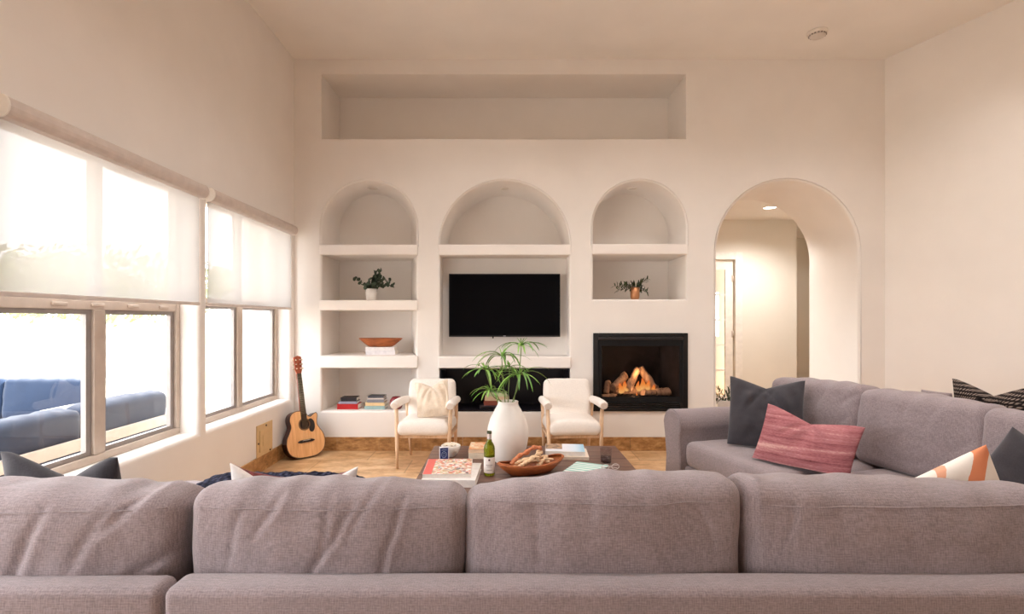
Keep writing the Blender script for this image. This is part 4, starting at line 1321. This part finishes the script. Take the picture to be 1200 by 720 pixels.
# dough bowl on two white books
def niche_book(label, px0, px1, z, h, Y, d, cover, group, rz=0):
    x0 = (px0 - VX) * Y / F; x1 = (px1 - VX) * Y / F
    book(label, (x0 + x1) / 2, Y + d / 2, z, x1 - x0, d, h, rz, cover, group)
Y = YB + .12
z = wz(417.2) + .002
ng = 'books in the wall niches'
niche_book('white book lying underneath another white one below the wooden dough bowl', 428.5, 463, z, .048, Y, .2, bookm('bookwhite_a', (226, 222, 224)), ng)
niche_book('white book directly beneath the wooden dough bowl', 428, 462, z + .049, .036, Y + .005, .19, bookm('bookwhite_b', (234, 228, 226)), ng, R(.8))
zb_ = z + .086
db = thing('dough_bowl', 'shallow brown wooden dough bowl on two white books in the niche', 'bowl', (at(446, 400, Y + .1).x, Y + .105, zb_))
bm = B(); n = 36
def oval(a_, b_, z_): return [bm.verts.new((a_ * math.cos(2 * PI * i / n), b_ * math.sin(2 * PI * i / n), z_ + .0)) for i in range(n)]
R_ = [oval(.125, .06, 0), oval(.16, .08, .02), oval(.20, .095, .052), oval(.238, .105, .085), oval(.245, .11, .092), oval(.235, .105, .094), oval(.19, .085, .06), oval(.14, .06, .03), oval(.08, .03, .024)]
for a, b in zip(R_, R_[1:]):
    for i in range(n): bm.faces.new([a[i], a[(i + 1) % n], b[(i + 1) % n], b[i]]).smooth = True
bm.faces.new(R_[0]); bm.faces.new(R_[-1])
link('bowl_body', bm, M['acacia'], db)
bm = B(); tube(bm, [(.241 * math.cos(2 * PI * i / 36), .108 * math.sin(2 * PI * i / 36), .093) for i in range(37)], .005, 6); link('rim', bm, M['acacia'], db, True)
# stacks in the lowest niche
z = wz(482) + .002
Y = YB + .10
hs = [.058, .03, .042]
cz_ = z
for lab, px0, px1, h, c, dz in [('red book at the bottom of the stack nearest the guitar', 395, 419.5, .058, (178, 30, 30), 0), ('thin grey blue book between the red and the black one', 396.5, 418, .026, (150, 150, 170), 1), ('black book on top of the red one', 399, 417.5, .042, (34, 28, 32), 2)]:
    niche_book(lab, px0, px1, cz_, h, Y + .004 * dz, .17 - .01 * dz, bookm('book_%d' % c[0], c), ng, R(dz * .8)); cz_ += h + .0015
cz_ = z
for lab, px0, px1, h, c, dz in [('pale teal book at the bottom of the stack beside the armchair', 427, 451, .036, (150, 176, 174), 0), ('cream and tan book above the pale teal one', 428, 450.5, .036, (226, 196, 148), 1),
                                ('slate grey book above the cream and tan one', 430, 450, .032, (128, 128, 136), 0), ('thin white book below the dark topmost one', 430.5, 449.5, .016, (216, 206, 200), 1), ('thin dark grey book topmost above the pale teal stack', 431, 449.5, .018, (72, 72, 80), 0)]:
    niche_book(lab, px0, px1, cz_, h, Y + .004 * dz, .16, bookm('book_%d_%d' % (c[0], c[1]), c), ng, R(dz * 1.2 - .4)); cz_ += h + .0015
# dark red round pot behind the armchair arm
p = at(463, 480, YB + .14)
bm = B(); lathe(bm, [(0, 0), (.05, 0), (.062, .02), (.075, .06), (.07, .10), (.05, .13), (.045, .135), (.04, .125), (.055, .09), (.045, .02), (0, .015)], seg=28, cap=False)
o = link('round_pot', bm, plain('burgundy_glaze', (120, 34, 42), .3), None, True, (p.x + .015, YB + .14, z)); tag(o, 'dark red rounded pot half hidden behind the armchair arm', 'pot')
# media box and books in the dark recess
Y = YB + .09
p = at(580, 480, Y)
bm = B(); box(bm, (-.17, 0, 0), (.17, .22, .034), .006, 3)
mb = thing('media_player', 'flat dark grey media box in the black recess behind the plant', 'media box', (p.x, Y, REC_Z + .001))
link('case', bm, plain('graphite', (70, 64, 74), .3, .3), mb)
bm = B(); box(bm, (-.15, -.0025, .012), (-.02, -.0002, .024)); link('display_window', bm, M['blackmetal'], mb)
zz = REC_Z + .0365
niche_book('brown red book lowest on the media box behind the plant', 567, 596, zz, .05, Y + .02, .17, bookm('book_rust', (140, 74, 60)), ng)
niche_book('thick cream book in the middle on the media box behind the plant', 568, 596.5, zz + .0515, .045, Y + .02, .165, bookm('book_cream2', (216, 190, 160)), ng, R(.7))
niche_book('pale green book topmost on the media box behind the plant', 569.5, 594, zz + .098, .04, Y + .025, .16, bookm('book_sage', (190, 200, 160)), ng, R(-.6))

# puck lights in the arches
for i, (px, wd, lab) in enumerate([(440, 0, 'in the arch above the eucalyptus'), (591.5, 1, 'in the wide arch above the television'), (742, 0, 'in the arch above the copper pot')]):
    x0, x1 = [(377, 488), (516, 667), (695, 804)][i]
    cxx = (wx(x0) + wx(x1)) / 2
    dpt = .34
    px_c = cxx + [(-.045), 0, 0][i]
    t = thing('puck_light', 'small round recessed light ' + lab, 'light', (px_c, YB + dpt, wz(212) - .004), 0, 'small recessed lights in the arches')
    bm = B(); tube(bm, [(.05 * math.cos(2 * PI * q / 24), .05 * math.sin(2 * PI * q / 24), -.004) for q in range(25)], .006, 6); link('trim_ring', bm, M['trimwhite'], t, True)
    bm = B(); lathe(bm, [(0, -.006), (.044, -.004), (.044, 0), (0, 0)], seg=24, cap=False); link('lens', bm, plain('frosted_lens_%d' % i, (216, 206, 196), .3), t, True)
# hall downlight
DLE = 80
LENS = emis('added_downlight_glow', (1, .93, .82), 8)  # lens glow of the downlights added over the living room
p = at(902, 243, 7.42)
t = thing('downlight', 'lit round downlight in the hall ceiling', 'light', (p.x, 7.42, HC))
bm = B(); tube(bm, [(.085 * math.cos(2 * PI * q / 28), .085 * math.sin(2 * PI * q / 28), -.004) for q in range(29)], .008, 6); link('trim_ring', bm, M['trimwhite'], t, True)
bm = B(); lathe(bm, [(0, -.008), (.078, -.006), (.078, -.001), (0, -.001)], seg=28, cap=False); link('lens', bm, emis('downlight_glow', (1, .93, .82), 8), t, True)
def area(name, loc, size, energy, col, rot=(0, 0, 0), sy=None):
    l = bpy.data.lights.new(name, 'AREA'); l.energy = energy; l.color = col; l.size = size
    if sy: l.shape = 'RECTANGLE'; l.size_y = sy
    o = bpy.data.objects.new(name, l); COL.objects.link(o); o.location = loc; o.rotation_euler = rot
    return o
sp = bpy.data.lights.new('downlight_beam', 'SPOT'); sp.energy = 120; sp.color = (1, .96, .91); sp.spot_size = R(150); sp.spot_blend = .8; sp.shadow_soft_size = .07
lo = bpy.data.objects.new('downlight_beam', sp); COL.objects.link(lo); lo.location = (p.x, 7.42, HC - .03)
for (x, y, e) in ((5.3, 9.2, 10), (2.6, 9.4, 9)):  # added spots without fixtures that brighten the hall recess and the study
    sp = bpy.data.lights.new('added_fill_spot', 'SPOT'); sp.energy = e; sp.color = (1, .95, .88); sp.spot_size = R(150); sp.spot_blend = .8; sp.shadow_soft_size = .08
    lo = bpy.data.objects.new('added_fill_spot', sp); COL.objects.link(lo); lo.location = (x, y, HC - .05)
# recessed downlights added out of view over the sofas, for light from above
for i, (x, y) in enumerate([(-.3, 4.2), (1.5, 4.2), (3.3, 4.2), (-.3, 2.3), (1.5, 2.3), (3.3, 2.3)]):
    t = thing('downlight', 'round downlight added out of view in the high living room ceiling', 'light', (x, y, CEIL), 0, 'added living room downlights')
    bm = B(); tube(bm, [(.085 * math.cos(2 * PI * q / 28), .085 * math.sin(2 * PI * q / 28), -.004) for q in range(29)], .008, 6); link('trim_ring', bm, M['trimwhite'], t, True)
    bm = B(); lathe(bm, [(0, -.008), (.078, -.006), (.078, -.001), (0, -.001)], seg=28, cap=False); link('lens', bm, LENS, t, True)
    sp = bpy.data.lights.new('downlight_beam', 'SPOT'); sp.energy = DLE; sp.color = (1, .975, .95); sp.spot_size = R(140); sp.spot_blend = 1; sp.shadow_soft_size = .09
    lo = bpy.data.objects.new('downlight_beam', sp); COL.objects.link(lo); lo.location = (x, y, CEIL - .03)
# smoke detector
p = at(958, 37, 5.36)
t = thing('smoke_detector', 'round white smoke detector on the ceiling', 'smoke detector', (p.x, 5.36, CEIL))
bm = B(); lathe(bm, [(0, -.001), (.09, -.001), (.092, -.012), (.088, -.03), (.0, -.03)], seg=32, cap=False); link('base_plate', bm, M['trimwhite'], t, True)
bm = B(); lathe(bm, [(.07, -.0305), (.072, -.045), (.06, -.056), (0, -.058)], seg=32, cap=False); link('cover_dome', bm, plain('detector_dome', (214, 206, 198), .5), t, True)
bm = B()
for i in range(16):
    a = 2 * PI * i / 16; box(bm, (.073 * math.cos(a) - .006, .073 * math.sin(a) - .006, -.044), (.073 * math.cos(a) + .006, .073 * math.sin(a) + .006, -.032))
link('vent_ring', bm, plain('detector_vents', (150, 142, 136), .6), t)

# access panel on the window wall
pa = at(300.5, 540, 2.27 * F / 289.5); pb_y = 2.27 * F / (590 - 318)
y0, y1 = 2.27 * F / (590 - 300), pb_y
zt, zb2 = H - (500 - VY) * y0 / F, H - (538.5 - VY) * y0 / F
t = thing('access_panel', 'small beige access panel low on the window wall beside the guitar', 'panel', (XL, (y0 + y1) / 2, zb2))
hw, hh = (y1 - y0) / 2, zt - zb2
pm = plain('beige_panel', (214, 184, 138), .5)
bm = B(); box(bm, (.001, -hw, 0), (.012, hw, hh), .003); link('frame', bm, pm, t)
bm = B(); box(bm, (.0125, -hw + .04, .05), (.022, hw - .04, hh - .05), .004); d = link('hatch', bm, pm, t)
bm = B(); box(bm, (.0225, -hw + .09, .10), (.027, hw - .09, hh - .10), .002); link('raised_field', bm, pm, d)
for (yy, zz) in ((-hw + .02, hh * .45), (.02, hh - .025), (hw - .06, .025)):
    bm = B(); lathe(bm, [(0, 0), (.009, 0), (.009, .006), (0, .007)], seg=10, cap=False); bmesh.ops.rotate(bm, cent=(0, 0, 0), matrix=Matrix.Rotation(R(90), 3, 'Y'), verts=bm.verts)
    link('screw', bm, plain('panel_screw', (90, 70, 50), .4, .5), t, True, (.012, yy, zz))

# ------------------------------------------------------------------ guitar
gt = thing('guitar', 'acoustic guitar with natural wood top leaning in the corner', 'guitar', (-2.005, 5.60, .012), 0)
ga = Matrix.Rotation(R(46), 4, 'Z') @ Matrix.Rotation(R(-11.5), 4, 'X') @ Matrix.Rotation(R(-1), 4, 'Y')
gt.rotation_euler = ga.to_euler()
ol = [(0, 0), (.1, .008), (.175, .05), (.205, .13), (.198, .205), (.165, .265), (.138, .315), (.140, .365), (.150, .405), (.140, .438), (.105, .425), (.07, .405), (.04, .425), (.02, .462), (-.03, .474), (-.09, .472), (-.135, .44), (-.150, .385), (-.142, .325), (-.165, .268), (-.198, .205), (-.205, .13), (-.175, .05), (-.1, .008)]
ols = [(p.x, p.y) for p in spline([(a, b, 0) for a, b in ol], 5, True)]
GD = .105
bm = B(); prism(bm, ols, .002, GD); link('body', bm, wood('rosewood_sides', (70, 26, 22), (40, 14, 14), .25, (5, 5, 2), 5), gt)
ins = [(x * .985, .23 + (z - .23) * .988) for x, z in ols]
bm = B(); prism(bm, ins, -.002, .0018)
sp_top = link('soundboard', bm, wood('spruce_top', (238, 186, 130), (222, 160, 102), .3, (8, 8, .8), 6), gt)
bm = B(); tube(bm, [(x, .0, z) for x, z in ols + ols[:1]], .0035, 6); link('binding', bm, plain('dark_binding', (60, 32, 24), .35), gt, True)
def disc(r, y, cx, cz, th=.001, n=32):
    bm = B(); prism(bm, [(cx + r * math.cos(2 * PI * i / n), cz + r * math.sin(2 * PI * i / n)) for i in range(n)], y, y + th); return bm
link('rosette', disc(.064, -.0030, .0, .335), plain('rosette_ring', (120, 84, 50), .4), gt)
link('sound_hole', disc(.05, -.0038, .0, .335), plain('sound_hole_dark', (40, 26, 18), .8), gt)
pk = spline([(.045, 0, .375), (.075, 0, .385), (.105, 0, .35), (.108, 0, .29), (.085, 0, .25), (.055, 0, .255), (.045, 0, .285), (.060, 0, .32), (.06, 0, .35)], 5, True)
bm = B(); prism(bm, [(p.x, p.z) for p in pk], -.0048, -.0040); link('pickguard', bm, plain('black_pickguard', (26, 20, 20), .3), gt)
bm = B(); prism(bm, [(-.088, .166), (-.06, .178), (.06, .178), (.088, .166), (.088, .158), (.06, .150), (-.06, .150), (-.088, .158)], -.012, -.0022); br_ = link('bridge', bm, plain('ebony_bridge', (36, 22, 18), .4), gt)
bm = B(); box(bm, (-.04, -.0155, .170), (.04, -.0122, .173)); link('saddle', bm, M['ceramic'], br_)
bm = B()
for zz, wd in ((.38, .029),):
    pass
prism(bm, [(-.029, .382), (.029, .382), (.0225, .862), (-.0225, .862)], -.0115, -.0048); link('fretboard', bm, plain('ebony_board', (40, 28, 24), .45), gt)
bm = B(); prism(bm, [(-.028, .462), (.028, .462), (.022, .862), (-.022, .862)], -.0045, .018); link('neck', bm, wood('mahogany_neck', (120, 62, 40), (84, 40, 28), .4), gt)
bm = B()
for i in range(18):
    zz = .862 - .64 * (1 - 2 ** (-(i + 1) / 12.0)); hwid = .0225 + (.862 - zz) / .48 * .0065
    if zz > .39: box(bm, (-hwid, -.0127, zz - .0007), (hwid, -.0116, zz + .0007))
link('frets', bm, plain('fret_wire', (190, 180, 160), .3, .8), gt)
hd = [(-.023, .863), (.023, .863), (.036, .90), (.041, 1.035), (.02, 1.045), (0, 1.05), (-.02, 1.045), (-.041, 1.035), (-.036, .90)]
bm = B(); prism(bm, hd, -.008, .008); h_ = link('headstock', bm, wood('headstock_rosewood', (164, 84, 56), (118, 50, 36), .35), gt)
for s in (-1, 1):
    for q in range(3):
        z = .915 + q * .045
        bm = B(); lathe(bm, [(0, -.002), (.007, -.002), (.006, .012), (0, .013)], seg=10, cap=False); bmesh.ops.rotate(bm, cent=(0, 0, 0), matrix=Matrix.Rotation(R(90), 3, 'X'), verts=bm.verts)
        bmesh.ops.translate(bm, vec=(s * .022, -.009, z), verts=bm.verts)
        box(bm, (min(s * .039, s * .056), -.003, z - .008), (max(s * .039, s * .056), .004, z + .008), .002)
        link('tuning_peg', bm, plain('peg_metal', (206, 190, 168), .3, .7), h_)
bm = B()
for i in range(6):
    x0, x1 = -.03 + .012 * i, -.0165 + .0066 * i
    tube(bm, [(x0, -.0165, .172), (x1, -.0145, .862)], .0006, 4)
link('strings', bm, plain('string_metal', (200, 180, 140), .3, .8), gt)

# ------------------------------------------------------------------ outside
GZ = -.12
bm = B(); quad(bm, (-60, -40, GZ), (-2.5, -40, GZ), (-2.5, 60, GZ), (-60, 60, GZ)); quad(bm, (-2.5, -40, GZ), (30, -40, GZ), (30, -4.3, GZ), (-2.5, -4.3, GZ))
quad(bm, (-2.5, 10.7, GZ), (30, 10.7, GZ), (30, 60, GZ), (-2.5, 60, GZ))
o = struct('ground', bm, plain('pale_gravel', (214, 204, 190), .9, 0, .2, .05, 3))
# neighbouring wing of the house beyond the second window
bm = B(); box(bm, (-4.6, 9.5, GZ), (-2.3, 9.75, 5)); struct('wall_wing', bm, plaster('stucco_wing', (238, 222, 212)))
# patio sofas
def patio_sofa(label, loc, rz, L):
    t = thing('patio_sofa', label, 'outdoor sofa', loc, rz, 'patio sofas outside the window')
    # local: back along x at y=0, facing -y
    for s in (-1, 1):
        bm = B(); x = s * (L / 2 - .03)
        box(bm, (x - .03, -.84, 0), (x + .03, -.78, .58), .004); box(bm, (x - .03, -.04, 0), (x + .03, .02, .58), .004); box(bm, (x - .04, -.86, .58), (x + .04, .03, .625), .006); box(bm, (x - .03, -.77, .2), (x + .03, -.05, .28), .004)
        link('arm_frame', bm, M['patiowhite'], t)
    bm = B(); box(bm, (-L / 2 + .065, -.83, .2), (L / 2 - .065, .0, .27), .004); link('seat_frame', bm, M['patiowhite'], t)
    bm = B(); box(bm, (-L / 2 + .065, -.0, .55), (L / 2 - .065, .03, .64), .004); link('back_rail', bm, M['patiowhite'], t)
    bm = B(); box(bm, (-L / 2 + .07, -.012, .28), (L / 2 - .07, .012, .545), .004); link('gap_shade', bm, M['bluecloth'], t)  # blue strip standing in for the shade in the gap below the rail
    n = 2
    for i in range(n):
        w = (L - .16) / n; x = -L / 2 + .08 + w * (i + .5)
        bm = cushion(w - .01, .66, .16, (18, 14, 8), .05, .02, .01, i, .004); link('seat_cushion', bm, M['bluecloth'], t, True, (x, -.46, .275))
        bm = cushion(w - .01, .18, .46, (22, 8, 16), .05, .2, .02, 5 + i, .01); bmesh.ops.rotate(bm, cent=(0, 0, 0), matrix=Matrix.Rotation(R(-8), 3, 'X'), verts=bm.verts)
        link('back_cushion', bm, M['bluecloth'], t, True, (x, -.155, .40))
patio_sofa('blue cushioned patio sofa with white frame, its back to the window', (-3.22, 4.2, GZ), R(-90), 2.3)
patio_sofa('blue cushioned patio sofa farther out, facing the house', (-5.65, 6.35, GZ), 0, 2.1)
# tree
def tree(label, x, y, h, r, seed):
    t = thing('tree', label, 'tree', (x, y, GZ), 0, 'trees outside')
    rnd = random.Random(seed)
    bm = B(); tube(bm, [(0, 0, 0), (.1, 0, h * .25), (.0, .1, h * .5), (.1, .0, h * .8)], [.18, .14, .12, .06], 10)
    for i in range(6):
        a = i * 1.05; tube(bm, [(.05, .05, h * .4), (r * .4 * math.cos(a), r * .4 * math.sin(a), h * .62), (r * .75 * math.cos(a), r * .75 * math.sin(a), h * .7)], [.07, .05, .02], 6)
    link('trunk', bm, plain('bark', (176, 162, 146), .9), t)
    bm = B()
    for i in range(5200):
        a = rnd.uniform(0, 2 * PI); rr = r * rnd.random() ** .45; ph = rnd.uniform(-1, 1)
        c = Vector((rr * math.cos(a), rr * math.sin(a), h * .68 + ph * h * .28 * math.sqrt(max(0, 1 - (rr / r) ** 2)) + .25 * noise.noise(Vector((a * 3, rr, ph)))))
        ax = Vector((rnd.uniform(-1, 1), rnd.uniform(-1, 1), rnd.uniform(-.3, 1))).normalized(); o1 = ax.orthogonal().normalized(); o2 = ax.cross(o1)
        s_ = rnd.uniform(.06, .12)
        bm.faces.new([bm.verts.new(c + o1 * s_), bm.verts.new(c + o2 * s_ * .5), bm.verts.new(c - o1 * s_), bm.verts.new(c - o2 * s_ * .5)])
    link('crown', bm, plain('tree_leaf', (140, 152, 104), .7, 0, .3, .2, 3), t)
tree('broad green tree out in the yard beyond the blue sofas', -10.75, 14.5, 3.6, 3.6, 1)
tree('smaller pale tree farther back in the yard', -17.2, 20.0, 4.0, 2.8, 2)

# ------------------------------------------------------------------ light
w = bpy.data.worlds.new('world'); SC.world = w; w.use_nodes = True
nt = w.node_tree; nt.nodes.clear()
wo = nt.nodes.new('ShaderNodeOutputWorld'); bgd = nt.nodes.new('ShaderNodeBackground')
bgd.inputs[0].default_value = (.95, .975, 1.0, 1); bgd.inputs[1].default_value = 5.5
nt.links.new(bgd.outputs[0], wo.inputs[0])
su = bpy.data.lights.new('sun', 'SUN'); su.energy = 14; su.color = (1, .96, .9); su.angle = R(1)
so = bpy.data.objects.new('sun', su); COL.objects.link(so)
so.rotation_euler = Vector((-1, -.35, -1.0)).to_track_quat('-Z', 'Y').to_euler()
def portal(loc, rot, sx, sy):
    o = area('window_portal', loc, sx, 1, (1, 1, 1), rot, sy); o.data.cycles.is_portal = True
for a, b in WO + LW: portal((XL - .24, (a + b) / 2, (WZ0 + WZ1) / 2), (0, R(-90), 0), WZ1 - WZ0, b - a)
for a, b in RW: portal(((a + b) / 2, -4.22, 1.675), (R(90), 0, 0), b - a, 1.85)

SC.view_settings.view_transform = 'Standard'
SC.view_settings.look = 'None'
SC.view_settings.gamma = 1
SC.view_settings.use_curve_mapping = False
SC.view_settings.exposure = .62
SC.cycles.use_denoising = True
SC.cycles.max_bounces = 12
SC.cycles.diffuse_bounces = 8
SC.cycles.transparent_max_bounces = 16
SC.cycles.sample_clamp_indirect = 8
